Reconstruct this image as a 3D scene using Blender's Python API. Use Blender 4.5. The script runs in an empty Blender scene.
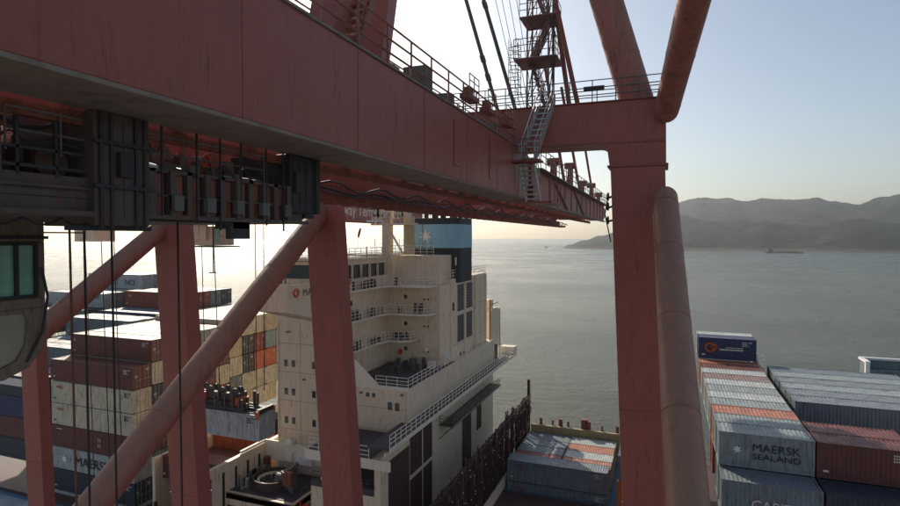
import bpy, math, random
from mathutils import Vector, Matrix
random.seed(7)
S = bpy.context.scene
C = S.collection
R = math.radians

# ------------------------------------------------------------------ materials
def mat(name, col, rough=.6, metal=0.0, dirt=.35, dirtcol=(.05,.04,.035), scale=.6, streak=True, rust=0.0, rustcol=(.16,.05,.02), bump=0.0, spec=.4, vary=.12):
    m = bpy.data.materials.new(name); m.use_nodes = True
    nt = m.node_tree; N = nt.nodes; L = nt.links
    b = N['Principled BSDF']
    b.inputs['Roughness'].default_value = rough; b.inputs['Metallic'].default_value = metal
    b.inputs['Specular IOR Level'].default_value = spec
    g = N.new('ShaderNodeNewGeometry')
    # broad tone variation
    n0 = N.new('ShaderNodeTexNoise'); n0.inputs['Scale'].default_value = scale*.5; n0.inputs['Detail'].default_value = 3
    L.new(g.outputs['Position'], n0.inputs['Vector'])
    mx0 = N.new('ShaderNodeMix'); mx0.data_type = 'RGBA'
    mx0.inputs['A'].default_value = tuple(c*(1-vary) for c in col)+(1,)
    mx0.inputs['B'].default_value = tuple(min(1, c*(1+vary)) for c in col)+(1,)
    L.new(n0.outputs['Fac'], mx0.inputs['Factor'])
    # grime with vertical streaks
    mp = N.new('ShaderNodeMapping'); mp.inputs['Scale'].default_value = (1, 1, .18 if streak else 1)
    L.new(g.outputs['Position'], mp.inputs['Vector'])
    n1 = N.new('ShaderNodeTexNoise'); n1.inputs['Scale'].default_value = scale*3.2; n1.inputs['Detail'].default_value = 8; n1.inputs['Roughness'].default_value = .65
    L.new(mp.outputs['Vector'], n1.inputs['Vector'])
    r1 = N.new('ShaderNodeValToRGB'); r1.color_ramp.elements[0].position = .46; r1.color_ramp.elements[1].position = .72
    L.new(n1.outputs['Fac'], r1.inputs['Fac'])
    k = N.new('ShaderNodeMath'); k.operation = 'MULTIPLY'; k.inputs[1].default_value = dirt
    L.new(r1.outputs['Color'], k.inputs[0])
    mx1 = N.new('ShaderNodeMix'); mx1.data_type = 'RGBA'
    L.new(k.outputs[0], mx1.inputs['Factor']); L.new(mx0.outputs['Result'], mx1.inputs['A'])
    mx1.inputs['B'].default_value = dirtcol+(1,)
    out = mx1
    if rust > 0:
        n2 = N.new('ShaderNodeTexNoise'); n2.inputs['Scale'].default_value = scale*5; n2.inputs['Detail'].default_value = 10; n2.inputs['Roughness'].default_value = .7
        L.new(mp.outputs['Vector'], n2.inputs['Vector'])
        r2 = N.new('ShaderNodeValToRGB'); r2.color_ramp.elements[0].position = .6-.12*rust; r2.color_ramp.elements[1].position = .68
        L.new(n2.outputs['Fac'], r2.inputs['Fac'])
        mx2 = N.new('ShaderNodeMix'); mx2.data_type = 'RGBA'
        L.new(r2.outputs['Color'], mx2.inputs['Factor']); L.new(mx1.outputs['Result'], mx2.inputs['A'])
        mx2.inputs['B'].default_value = rustcol+(1,)
        out = mx2
    L.new(out.outputs['Result'], b.inputs['Base Color'])
    rr = N.new('ShaderNodeMapRange'); rr.inputs['To Min'].default_value = max(.05, rough-.12); rr.inputs['To Max'].default_value = min(1, rough+.18)
    L.new(n1.outputs['Fac'], rr.inputs['Value']); L.new(rr.outputs['Result'], b.inputs['Roughness'])
    if bump > 0:
        bp = N.new('ShaderNodeBump'); bp.inputs['Strength'].default_value = bump; bp.inputs['Distance'].default_value = .02
        L.new(n1.outputs['Fac'], bp.inputs['Height'])
        nb = N.new('ShaderNodeTexNoise'); nb.inputs['Scale'].default_value = 1.1; nb.inputs['Detail'].default_value = 1
        L.new(g.outputs['Position'], nb.inputs['Vector'])
        b2 = N.new('ShaderNodeBump'); b2.inputs['Strength'].default_value = .5; b2.inputs['Distance'].default_value = .06
        L.new(nb.outputs['Fac'], b2.inputs['Height']); L.new(bp.outputs['Normal'], b2.inputs['Normal']); L.new(b2.outputs['Normal'], b.inputs['Normal'])
    return m

RED    = mat('crane_red_paint', (.31,.086,.068), .42, dirt=.34, scale=1.3, rust=.34, rustcol=(.17,.055,.03), bump=.15, dirtcol=(.20,.075,.05), vary=.10)
RED2   = mat('dark_red_paint', (.25,.08,.06), .5, dirt=.6, scale=.8, rust=.8, bump=.2)
PINK   = mat('faded_red_paint', (.42,.16,.13), .6, dirt=.4, scale=.8)
GRIT   = mat('greasy_steel', (.10,.075,.068), .55, dirt=.6, scale=1.5, rust=.4)
DARK   = mat('dark_steel', (.032,.032,.036), .55, dirt=.4, scale=1.2)
GREYB  = mat('grey_steel', (.13,.13,.125), .5, dirt=.5, scale=1.4)
GALV   = mat('galvanised_steel', (.42,.42,.41), .45, .6, dirt=.4, scale=3)
UNDER  = mat('dusty_flange_paint', (.24,.19,.155), .7, dirt=.5, scale=.7)
CREAM  = mat('ship_cream_paint', (.76,.63,.47), .5, dirt=.30, dirtcol=(.42,.30,.17), scale=.7, rust=.22, rustcol=(.32,.17,.07), vary=.07)
CREAM2 = mat('ship_white_trim', (.78,.72,.60), .5, dirt=.25, dirtcol=(.3,.2,.12), scale=1)
DECK   = mat('ship_deck_paint', (.085,.075,.085), .6, dirt=.4, scale=.8)
BROWN  = mat('lashing_brown', (.075,.042,.042), .6, dirt=.5, scale=2, rust=.6)
BLUE   = mat('funnel_blue', (.27,.50,.62), .5, dirt=.25, scale=.4, dirtcol=(.03,.1,.16))
BLACK  = mat('funnel_black', (.022,.026,.03), .6, dirt=.3, scale=.4)
WHITE  = mat('white_paint', (.80,.80,.78), .5, dirt=.15, scale=2)
LETW   = mat('lettering_white', (.72,.66,.60), .6, dirt=.3, scale=2)
LETB   = mat('lettering_black', (.02,.025,.035), .6, dirt=.2, scale=2)
LETR   = mat('lettering_red', (.42,.03,.02), .6, dirt=.2, scale=2)
ORANGE = mat('safety_orange', (.62,.12,.03), .5, dirt=.3, scale=2)
YEL    = mat('mast_yellow', (.62,.50,.27), .5, dirt=.3, scale=1)
ROPE   = mat('wire_rope', (.03,.026,.026), .7, dirt=.3, scale=4)
ROPE2  = mat('rusty_wire_rope', (.16,.06,.04), .7, dirt=.3, scale=4)
HULL   = mat('hull_blue', (.09,.22,.32), .5, dirt=.4, scale=.3)
CONC   = mat('quay_concrete', (.30,.29,.27), .9, dirt=.4, scale=.3, streak=False)
CABM   = mat('cab_paint', (.20,.165,.13), .55, dirt=.6, scale=2.5, rust=.6)

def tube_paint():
    m = mat('tan_top_tube_paint', (.33,.115,.085), .5, dirt=.5, scale=.7, rust=.4, bump=.2)
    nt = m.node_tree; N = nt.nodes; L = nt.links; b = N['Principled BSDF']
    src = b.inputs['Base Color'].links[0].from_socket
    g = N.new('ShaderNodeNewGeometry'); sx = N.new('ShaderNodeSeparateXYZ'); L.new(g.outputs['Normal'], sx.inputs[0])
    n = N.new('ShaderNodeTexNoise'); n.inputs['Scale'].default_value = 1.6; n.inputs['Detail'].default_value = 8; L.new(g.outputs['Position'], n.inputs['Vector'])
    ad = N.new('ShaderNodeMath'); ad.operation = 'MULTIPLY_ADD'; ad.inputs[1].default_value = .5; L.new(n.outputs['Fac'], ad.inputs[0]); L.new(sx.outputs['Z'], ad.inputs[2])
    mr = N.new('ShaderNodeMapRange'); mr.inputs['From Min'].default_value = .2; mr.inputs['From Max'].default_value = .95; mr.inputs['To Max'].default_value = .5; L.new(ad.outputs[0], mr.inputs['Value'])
    mx = N.new('ShaderNodeMix'); mx.data_type = 'RGBA'; L.new(mr.outputs['Result'], mx.inputs['Factor']); L.new(src, mx.inputs['A']); mx.inputs['B'].default_value = (.34,.24,.16,1)  # tan mixed into the red where the surface turns upward, broken by noise
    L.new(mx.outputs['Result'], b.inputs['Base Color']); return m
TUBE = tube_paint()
TOWER = mat('tower_grey_red', (.20,.125,.115), .55, dirt=.4, scale=2, rust=.3)

def glass(name, col, rough=.08):
    m = bpy.data.materials.new(name); m.use_nodes = True
    nt = m.node_tree; b = nt.nodes['Principled BSDF']
    b.inputs['Base Color'].default_value = col+(1,); b.inputs['Roughness'].default_value = rough
    b.inputs['Specular IOR Level'].default_value = .9
    n = nt.nodes.new('ShaderNodeTexNoise'); n.inputs['Scale'].default_value = 2.2; n.inputs['Detail'].default_value = 5
    g = nt.nodes.new('ShaderNodeNewGeometry'); nt.links.new(g.outputs['Position'], n.inputs['Vector'])
    mx = nt.nodes.new('ShaderNodeMix'); mx.data_type = 'RGBA'
    mx.inputs['A'].default_value = tuple(c*.55 for c in col)+(1,); mx.inputs['B'].default_value = tuple(min(1,c*1.5) for c in col)+(1,)
    nt.links.new(n.outputs['Fac'], mx.inputs['Factor']); nt.links.new(mx.outputs['Result'], b.inputs['Base Color'])
    return m
GLASS  = glass('dark_glass', (.03,.04,.045))
GLASSG = glass('green_cab_glass', (.20,.42,.34), .12)
GLASSD = glass('dusty_cab_glass', (.30,.27,.21), .3)

# ------------------------------------------------------------------ mesh builder
ORG = {}
class MB:
    def __init__(s): s.v = []; s.f = []
    def add(s, vs, fs):
        n = len(s.v); s.v += [tuple(p) for p in vs]; s.f += [tuple(i+n for i in f) for f in fs]; return s
    def box(s, x0, x1, y0, y1, z0, z1):
        v = [(x,y,z) for x in (x0,x1) for y in (y0,y1) for z in (z0,z1)]
        return s.add(v, [(0,1,3,2),(4,6,7,5),(0,4,5,1),(2,3,7,6),(0,2,6,4),(1,5,7,3)])
    def beam(s, p, q, w, h=None, up=(0,0,1)):
        h = h or w; p = Vector(p); q = Vector(q); d = (q-p).normalized(); u = Vector(up)
        if abs(d.dot(u)) > .95: u = Vector((0,1,0))
        a = d.cross(u).normalized(); b = a.cross(d).normalized()
        v = [c + a*(i*w/2) + b*(j*h/2) for c in (p,q) for i in (-1,1) for j in (-1,1)]
        return s.add(v, [(0,1,3,2),(4,6,7,5),(0,4,5,1),(2,3,7,6),(0,2,6,4),(1,5,7,3)])
    def tube(s, p, q, r, r2=None, n=8, caps=True):
        r2 = r if r2 is None else r2; p = Vector(p); q = Vector(q); d = (q-p).normalized()
        u = Vector((0,0,1)) if abs(d.z) < .95 else Vector((0,1,0))
        a = d.cross(u).normalized(); b = a.cross(d).normalized()
        v = []
        for c, rr in ((p,r),(q,r2)):
            for i in range(n):
                t = 2*math.pi*i/n; v.append(c + a*(math.cos(t)*rr) + b*(math.sin(t)*rr))
        f = [(i,(i+1)%n,n+(i+1)%n,n+i) for i in range(n)]
        if caps: f += [tuple(range(n-1,-1,-1)), tuple(range(n,2*n))]
        return s.add(v, f)
    def path(s, pts, r, n=6):
        for i in range(len(pts)-1): s.tube(pts[i], pts[i+1], r, n=n)
        return s
    def prism(s, poly, axis, a0, a1):
        # poly in the two other axes (in xyz order), extruded along axis
        n = len(poly); v = []
        for a in (a0, a1):
            for (p, q) in poly:
                v.append({'x':(a,p,q),'y':(p,a,q),'z':(p,q,a)}[axis])
        return s.add(v, [tuple(range(n-1,-1,-1)), tuple(range(n,2*n))] + [(i,(i+1)%n,n+(i+1)%n,n+i) for i in range(n)])
    def ball(s, c, r, seg=10, rings=6, sz=1):
        v = []; f = []
        for j in range(rings+1):
            t = math.pi*j/rings
            for i in range(seg):
                p = 2*math.pi*i/seg
                v.append((c[0]+r*math.sin(t)*math.cos(p), c[1]+r*math.sin(t)*math.sin(p), c[2]+r*sz*math.cos(t)))
        for j in range(rings):
            for i in range(seg):
                f.append((j*seg+i, (j+1)*seg+i, (j+1)*seg+(i+1)%seg, j*seg+(i+1)%seg))
        return s.add(v, f)
    def ring(s, c, R_, r, axis='x', n=16, m=6):
        v = []; f = []
        for i in range(n):
            a = 2*math.pi*i/n
            for j in range(m):
                b = 2*math.pi*j/m; q = R_+r*math.cos(b); w = r*math.sin(b)
                p = (q*math.cos(a), q*math.sin(a), w)
                if axis == 'x': p = (p[2], p[0], p[1])
                if axis == 'y': p = (p[0], p[2], p[1])
                v.append((c[0]+p[0], c[1]+p[1], c[2]+p[2]))
        for i in range(n):
            for j in range(m):
                f.append((i*m+j, ((i+1)%n)*m+j, ((i+1)%n)*m+(j+1)%m, i*m+(j+1)%m))
        return s.add(v, f)
    def rail(s, pts, h=1.05, sp=1.5, r=.028, bars=3):
        for k in range(len(pts)-1):
            p = Vector(pts[k]); q = Vector(pts[k+1]); n = max(1, round((q-p).length/sp))
            for i in range(n+1):
                if i == 0 and k > 0: continue
                c = p.lerp(q, i/n); s.tube(c, c+Vector((0,0,h)), r, n=5)
            for b in range(bars):
                z = Vector((0,0,h*(b+1)/bars)); s.tube(p+z, q+z, r, n=5)
        return s
    def stair(s, p, q, w, side, n=10, thick=.05, rails=True):
        # flight from p (low) to q (high); side = unit vector of its width
        p = Vector(p); q = Vector(q); sd = Vector(side)*w/2
        for sg in (-1,1):
            s.beam(p+sd*sg, q+sd*sg, .05, .22)
            if rails:
                up = Vector((0,0,1)); s.tube(p+sd*sg+up, q+sd*sg+up, .028, n=5); s.tube(p+sd*sg+up*.5, q+sd*sg+up*.5, .02, n=5)
                for i in range(4):
                    c = p.lerp(q, i/3)+sd*sg; s.tube(c, c+up, .025, n=5)
        d = (q-p); run = Vector((d.x,d.y,0)).normalized()*.24
        for i in range(n):
            c = p.lerp(q, (i+.5)/n)
            s.beam(c-sd, c+sd, .24, thick)
        return s
    def each(s, name, m, parent, most=100, **kw):
        # every piece its own object (first 'most'); what is left over becomes one
        parts, rest = s.pieces(), None
        out = []
        for v, f in parts[:most]:
            b = MB(); b.add(v, f); out.append(b.build(name, m, parent, **kw))
        if len(parts) > most:
            b = MB()
            for v, f in parts[most:]: b.add(v, f)
            b.build(name, m, parent, kind='stuff', **kw)
        return out
    def pieces(s):
        par = list(range(len(s.v)))
        def find(a):
            while par[a] != a: par[a] = par[par[a]]; a = par[a]
            return a
        for f in s.f:
            for i in f[1:]:
                a, b = find(f[0]), find(i)
                if a != b: par[max(a,b)] = min(a,b)
        grp = {}
        for i in range(len(s.v)): grp.setdefault(find(i), []).append(i)
        fs = {}
        for f in s.f: fs.setdefault(find(f[0]), []).append(f)
        out = []
        for r_, idx in grp.items():
            mp_ = {j:i for i,j in enumerate(idx)}
            out.append(([s.v[j] for j in idx], [tuple(mp_[j] for j in f) for f in fs.get(r_, [])]))
        return out
    def build(s, name, m, parent=None, loc=None, smooth=False, bevel=0, kind=None):
        o_ = Vector(loc) if loc is not None else (ORG[parent.name] if parent else Vector((0,0,0)))
        me = bpy.data.meshes.new(name)
        me.from_pydata([tuple(Vector(p)-o_) for p in s.v], [], s.f); me.update()
        me.materials.append(m)
        if smooth:
            me.polygons.foreach_set('use_smooth', [True]*len(me.polygons))
            try: me.set_sharp_from_angle(angle=R(35))
            except Exception: pass
        ob = bpy.data.objects.new(name, me); C.objects.link(ob)
        if parent: ob.parent = parent; ORG[ob.name] = o_
        else: ob.location = o_; ORG[ob.name] = o_
        if bevel:
            bv = ob.modifiers.new('bevel','BEVEL'); bv.width = bevel; bv.segments = 2; bv.limit_method = 'ANGLE'
        if kind: ob['kind'] = kind
        return ob

def thing(name, label, cat, loc, group=None):
    o = bpy.data.objects.new(name, None); C.objects.link(o); o.location = loc; o.empty_display_size = .3
    o['label'] = label; o['category'] = cat
    if group: o['group'] = group
    ORG[o.name] = Vector(loc); return o
def tag(o, label, cat, group=None):
    o['label'] = label; o['category'] = cat
    if group: o['group'] = group
    return o

_tc = {}
def text_mesh(txt, size, bold=0.0, ext=.008):
    key = (txt,size,bold)
    if key in _tc: return _tc[key]
    cu = bpy.data.curves.new('lettering','FONT'); cu.body = txt; cu.size = size; cu.extrude = ext; cu.offset = bold
    cu.align_x = 'LEFT'; cu.resolution_u = 3
    o = bpy.data.objects.new('lettering', cu); C.objects.link(o)
    dg = bpy.context.evaluated_depsgraph_get(); me = bpy.data.meshes.new_from_object(o.evaluated_get(dg))
    bpy.data.objects.remove(o); _tc[key] = me; return me
def lettering(txt, size, pos, facing, m, parent, bold=0.0, sx=1.0, name='lettering'):
    """facing '-y' or '+x'; pos is the baseline start in the world (or in the parent's own frame)"""
    me = text_mesh(txt, size, bold).copy(); me.materials.clear(); me.materials.append(m)
    M = Matrix(((1,0,0),(0,0,-1),(0,1,0))) if facing == '-y' else Matrix(((0,0,1),(1,0,0),(0,1,0)))
    for v in me.vertices:
        c = Vector((v.co.x*sx, v.co.y, v.co.z)); v.co = M @ c + Vector(pos) - ORG[parent.name]
    o = bpy.data.objects.new(name, me); C.objects.link(o); o.parent = parent; ORG[o.name] = ORG[parent.name]
    return o
def star(c, r, facing, m, parent, name='star_emblem', pts=7, inner=.42):
    b = MB(); poly = []
    for i in range(pts*2):
        a = math.pi/2 + math.pi*i/pts; q = r if i%2 == 0 else r*inner
        poly.append((q*math.cos(a), q*math.sin(a)))
    if facing == '-y': b.prism([(c[0]+p[0], c[2]+p[1]) for p in poly], 'y', c[1]-.012, c[1])
    else: b.prism([(c[1]+p[0], c[2]+p[1]) for p in poly], 'x', c[0], c[0]+.012)
    return b.build(name, m, parent)

# ------------------------------------------------------------------ water, quay, hills, sky
ZW = -45.0
def water():
    m = bpy.data.materials.new('sea_water'); m.use_nodes = True; nt = m.node_tree; N = nt.nodes; L = nt.links
    b = N['Principled BSDF']; b.inputs['Base Color'].default_value = (.075,.095,.08,1); b.inputs['Roughness'].default_value = .16
    b.inputs['IOR'].default_value = 1.33
    g = N.new('ShaderNodeNewGeometry')
    def nz(sc, det, rough, ms=(1,1,1), rot=0):
        mp = N.new('ShaderNodeMapping'); mp.inputs['Scale'].default_value = ms; mp.inputs['Rotation'].default_value = (0,0,rot); L.new(g.outputs['Position'], mp.inputs['Vector'])
        n = N.new('ShaderNodeTexNoise'); n.inputs['Scale'].default_value = sc; n.inputs['Detail'].default_value = det; n.inputs['Roughness'].default_value = rough
        L.new(mp.outputs['Vector'], n.inputs['Vector']); return n
    a = nz(.13, 3, .5, (1,1.9,1), R(22)); c = nz(.3, 8, .72, (1,1.7,1), R(10)); d = nz(.008, 3, .5)
    s1 = N.new('ShaderNodeMath'); s1.operation = 'MULTIPLY'; s1.inputs[1].default_value = 2.0; L.new(a.outputs['Fac'], s1.inputs[0])
    s2 = N.new('ShaderNodeMath'); s2.operation = 'MULTIPLY_ADD'; s2.inputs[1].default_value = 3.0; L.new(c.outputs['Fac'], s2.inputs[0]); L.new(s1.outputs[0], s2.inputs[2])
    bp = N.new('ShaderNodeBump'); bp.inputs['Distance'].default_value = 1.0
    ln = nz(.004, 5, .6, (1,2.6,1), R(-15)); lr = N.new('ShaderNodeMapRange'); lr.inputs['From Min'].default_value = .38; lr.inputs['From Max'].default_value = .62; lr.inputs['To Min'].default_value = .8; lr.inputs['To Max'].default_value = 1.0; L.new(ln.outputs['Fac'], lr.inputs['Value']); L.new(lr.outputs['Result'], bp.inputs['Strength'])
    L.new(s2.outputs[0], bp.inputs['Height']); L.new(bp.outputs['Normal'], b.inputs['Normal'])
    mr = N.new('ShaderNodeMapRange'); mr.inputs['From Min'].default_value = .35; mr.inputs['From Max'].default_value = .65; mr.inputs['To Min'].default_value = .2; mr.inputs['To Max'].default_value = .34
    L.new(d.outputs['Fac'], mr.inputs['Value']); L.new(mr.outputs['Result'], b.inputs['Roughness'])
    MB().add([(-30000,-30000,ZW),(30000,-30000,ZW),(30000,30000,ZW),(-30000,30000,ZW)], [(0,1,2,3)]).build('sea', m, kind='structure')
water()
MB().box(-400,400,-300,38,ZW-12,-41).build('quay', CONC, kind='structure')
RAILQ = MB()
for y in (29,-1): RAILQ.box(-300,300,y-.06,y+.06,-40.996,-40.94)
RAILQ.build('quay_crane_track', GREYB, kind='structure')

def hills():
    F = 560.; YAW = R(21)
    prof = [(548,-14,0),(560,-9,0),(570,-6,0),(585,-1,0),(600,4,0),(625,10,-2),(645,17,12),(660,20,26),(675,21,33),(700,18,38),(725,15,37),(745,17,33),(765,20,35),(790,15,36),(815,13,37),(835,17,33),(855,19,31),(880,15,38),(900,13,42),(960,18,46),(1040,20,40),(1120,16,30),(1240,10,16),(1400,2,2),(1500,-9,-9)]
    def P(px, k):
        for i in range(len(prof)-1):
            if prof[i][0] <= px <= prof[i+1][0]:
                t = (px-prof[i][0])/(prof[i+1][0]-prof[i][0]); t = t*t*(3-2*t); return prof[i][k]*(1-t)+prof[i+1][k]*t
        return 0
    from mathutils import noise
    b = MB(); nu, nd = 420, 70
    for j in range(nd+1):
        tj = j/nd; dist = 2150 + 3000*tj
        for i in range(nu+1):
            px = 545 + (1500-545)*i/nu
            th = math.atan((px-450)/F)-YAW
            x, y = dist*math.sin(th), dist*math.cos(th)
            n = noise.fractal((x/420, y/420, 3.1), 1.0, 2.1, 6)
            n2 = noise.fractal((x/90, y/90, 7.1), 1.0, 2.1, 4)
            # near low ridge at dist 2700, main ridge at 4000
            depth1 = 2700*math.cos(th+YAW); depth2 = 4000*math.cos(th+YAW)
            h1 = (P(px,1) + 9.5)/F*depth1
            h2 = (P(px,2)+9.5)/F*depth2 if px > 612 else 0
            e1 = math.exp(-((dist-2700)/330)**2)
            e2 = math.exp(-((dist-4000)/620)**2) * min(1, max(0,(px-612)/30))
            rg = 1-abs(noise.fractal((x/210, y/210, 11.7), 1.0, 2.2, 5))
            h = max(h1*e1*(1+.22*n), h2*e2*(1+.10*n)) + (9*n2 + 34*(rg-.8))*max(e1*min(1,max(0,(px-556)/80)),e2)
            edge = min(1, max(0, (px-556)/12))*min(1,max(0,(1495-px)/60))
            base = -6 if dist < 2330+60*n else 0
            z = ZW + (h-3)*edge + base*0 - (0 if h > 4 else 2)
            t_ = min(1,max(0,(dist-2250-60*n)/220)); z = ZW-6+(z-ZW+6)*t_*t_*(3-2*t_)
            b.v.append((x,y,z))
    for j in range(nd):
        for i in range(nu):
            a = j*(nu+1)+i; b.f.append((a,a+1,a+nu+2,a+nu+1))
    m = bpy.data.materials.new('wooded_hillside'); m.use_nodes = True; nt = m.node_tree; N = nt.nodes; L = nt.links
    p = N['Principled BSDF']; p.inputs['Roughness'].default_value = .95; p.inputs['Specular IOR Level'].default_value = .1
    g = N.new('ShaderNodeNewGeometry'); n = N.new('ShaderNodeTexNoise'); n.inputs['Scale'].default_value = .0075; n.inputs['Detail'].default_value = 14; n.inputs['Roughness'].default_value = .72
    L.new(g.outputs['Position'], n.inputs['Vector'])
    bb = N.new('ShaderNodeBump'); bb.inputs['Strength'].default_value = 1; bb.inputs['Distance'].default_value = 60; L.new(n.outputs['Fac'], bb.inputs['Height']); L.new(bb.outputs['Normal'], p.inputs['Normal'])
    cr = N.new('ShaderNodeValToRGB'); e = cr.color_ramp.elements; e[0].position = .35; e[0].position = .40; e[0].color = (.008,.017,.018,1); e[1].position = .62; e[1].color = (.075,.082,.065,1)
    L.new(n.outputs['Fac'], cr.inputs['Fac'])
    # bare rock and sand along the shore
    sx = N.new('ShaderNodeSeparateXYZ'); L.new(g.outputs['Position'], sx.inputs[0])
    mr = N.new('ShaderNodeMapRange'); mr.inputs['From Min'].default_value = ZW+3; mr.inputs['From Max'].default_value = ZW+11; mr.inputs['To Min'].default_value = .5; mr.inputs['To Max'].default_value = 0
    L.new(sx.outputs['Z'], mr.inputs['Value'])
    mx = N.new('ShaderNodeMix'); mx.data_type = 'RGBA'; L.new(mr.outputs['Result'], mx.inputs['Factor']); L.new(cr.outputs['Color'], mx.inputs['A']); mx.inputs['B'].default_value = (.24,.20,.15,1)
    L.new(mx.outputs['Result'], p.inputs['Base Color'])
    o = b.build('hills', m, kind='structure', smooth=True)
hills()

# sky and sun: the sun stands 46 degrees left of the boom's direction, 25 degrees up
AZ, EL = R(43), R(31)
w = bpy.data.worlds.new('World'); S.world = w; w.use_nodes = True
nt = w.node_tree; sky = nt.nodes.new('ShaderNodeTexSky'); sky.sky_type = 'NISHITA'; sky.sun_disc = False
sky.sun_elevation = EL; sky.sun_rotation = -AZ; sky.air_density = 1.0; sky.dust_density = 1.5; sky.ozone_density = 1.0; sky.altitude = 50
bg = nt.nodes['Background']; bg.inputs['Strength'].default_value = .082
tint = nt.nodes.new('ShaderNodeMix'); tint.data_type = 'RGBA'; tint.blend_type = 'MULTIPLY'; tint.inputs['Factor'].default_value = 1
tint.inputs['B'].default_value = (1.0,1.0,.98,1); hs = nt.nodes.new('ShaderNodeHueSaturation'); hs.inputs['Saturation'].default_value = .85; nt.links.new(sky.outputs['Color'], hs.inputs['Color']); nt.links.new(hs.outputs['Color'], tint.inputs['A']); nt.links.new(tint.outputs['Result'], bg.inputs['Color'])
sl = bpy.data.lights.new('sun','SUN'); sl.energy = 3.1; sl.angle = R(.6); sl.color = (1,.88,.72)
so = bpy.data.objects.new('sun', sl); C.objects.link(so)
sd = Vector((-math.sin(AZ)*math.cos(EL), math.cos(AZ)*math.cos(EL), math.sin(EL)))
so.rotation_euler = (-sd).to_track_quat('-Z','Y').to_euler(); so.location = sd*300

# ------------------------------------------------------------------ the crane
crane = thing('gantry_crane', 'big red quay crane whose box girder hangs overhead', 'crane', (-10,29,-40.94))
GZ0, GZ1 = 2.1, 4.62
def girder(xa, xb, name):
    g = MB(); g.box(xa, xb, -14, 30.1, GZ0, GZ1)
    o = g.build(name, RED, crane, bevel=.03)
    f = MB(); f.box(xa-.06, xb+.06, -14, 30.0, GZ0-.07, GZ0-.003); f.box(xa-.05, xb+.05, -14, 30.0, GZ1+.003, GZ1+.05)
    f.build('flange', UNDER, o)
    s = MB()
    for y in range(-12, 30, 4):
        s.box(xb-.002, xb+.012, y, y+.035, GZ0, GZ1)
        s.box(xa-.012, xa+.002, y, y+.035, GZ0, GZ1)
    s.each('weld_seam', RED, o)
    return o
g1 = girder(-8.5, -7.0, 'box_girder'); g2 = girder(-14.2, -12.7, 'box_girder')
b = MB(); b.box(-6.99, -6.97, 18.6, 19.4, 2.6, 4.2); b.box(-6.99,-6.97,22.9,23.5,2.5,4.3); b.each('access_plate', RED, g1)
# trolley rails and the boom beyond the waterside legs
r = MB(); 
for x in (-8.72, -12.5): r.box(x-.08, x+.08, -14, 71, 1.78, 1.98)
for y in range(-12, 71, 2):
    r.box(-12.6,-12.4, y, y+.3, 1.98, 2.1); r.box(-8.8,-8.6,y,y+.3,1.98,2.1)
r.build('trolley_rail', RED2, crane)
r = MB(); r.box(-12.35,-11.6,8,70.5,1.35,1.47); r.box(-12.40,-12.36,8,70.5,1.36,2.06)
for i in range(50): r.box(-12.3,-11.62, 8.4+i*1.25, 9.0+i*1.25, 1.30,1.35)
for i in range(32): r.box(-11.62,-11.58, 8.6+i*1.95, 9.9+i*1.95, 1.42, 1.56)
r.build('festoon_walkway', RED2, crane)
r = MB(); r.path([(-11.4, y, 1.75-.08*math.sin(y*1.4)) for y in [8+i*.8 for i in range(78)]], .05); r.path([(-11.2, y, 1.62-.05*math.sin(y*1.1)) for y in [8+i*.8 for i in range(78)]], .04)
r.path([(-9.1, y, 1.55-.12*math.sin(y*2.1)) for y in [13+i*.5 for i in range(70)]], .035)
r.each('power_cable', DARK, crane)
bo = MB()
for xa, xb in ((-8.5,-7.0),(-14.2,-12.7)):
    bo.prism([(31,2.1),(70,2.1),(72,2.6),(72,3.6),(70.5,3.9),(34.5,3.9),(31,4.3)], 'x', xa, xb)
for y in (36,44,52,60,68,71.3): bo.box(-12.7,-8.5,y,y+.5,2.3,3.4)
boom = bo.build('boom', PINK, crane, bevel=.03)
bs = MB()
for y in range(33,71,3): bs.box(-7.0,-6.93,y,y+.12,2.12,3.88)
bs.box(-7.25,-6.9,31.2,71.6,1.98,2.1); bs.box(-7.25,-6.9,34,70.6,3.9,3.98)
bs.beam((-6.9,37,3.9),(-6.9,43,2.1),.12); bs.beam((-6.9,46,3.9),(-6.9,52,2.1),.12)
bs.each('stiffener', UNDER, boom)
br = MB(); br.rail([(-6.6,31.5,3.98),(-6.6,71.5,3.98)], 1.1, 1.5); br.rail([(-6.9,71.6,3.98),(-14,71.6,3.98)],1.1,1.5)
br.box(-7.1,-6.5,31.5,71.6,3.92,3.97)
br.build('boom_handrail', GREYB, boom)
for y,h in ((40,1.6),(47.5,2.2),(55,1.4),(62,1.8),(69,1.3)):
    k = MB(); k.beam((-7.6,y,3.9),(-7.5,y+.4,3.9+h),.35); k.beam((-7.6,y+1.4,3.9),(-7.5,y+.7,3.9+h),.3); k.tube((-8,y+.5,3.9+h),(-7.1,y+.5,3.9+h),.28,n=12)
    k.build('stay_bracket', RED2, boom)
# hinge block between girder and boom
h = MB(); h.prism([(30.1,2.0),(31.2,2.0),(31.6,3.0),(31.2,4.6),(30.1,4.6)],'x',-8.2,-7.2); h.tube((-8.7,30.9,2.6),(-6.8,30.9,2.6),.42,n=16); h.build('boom_hinge', RED2, crane)

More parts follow.
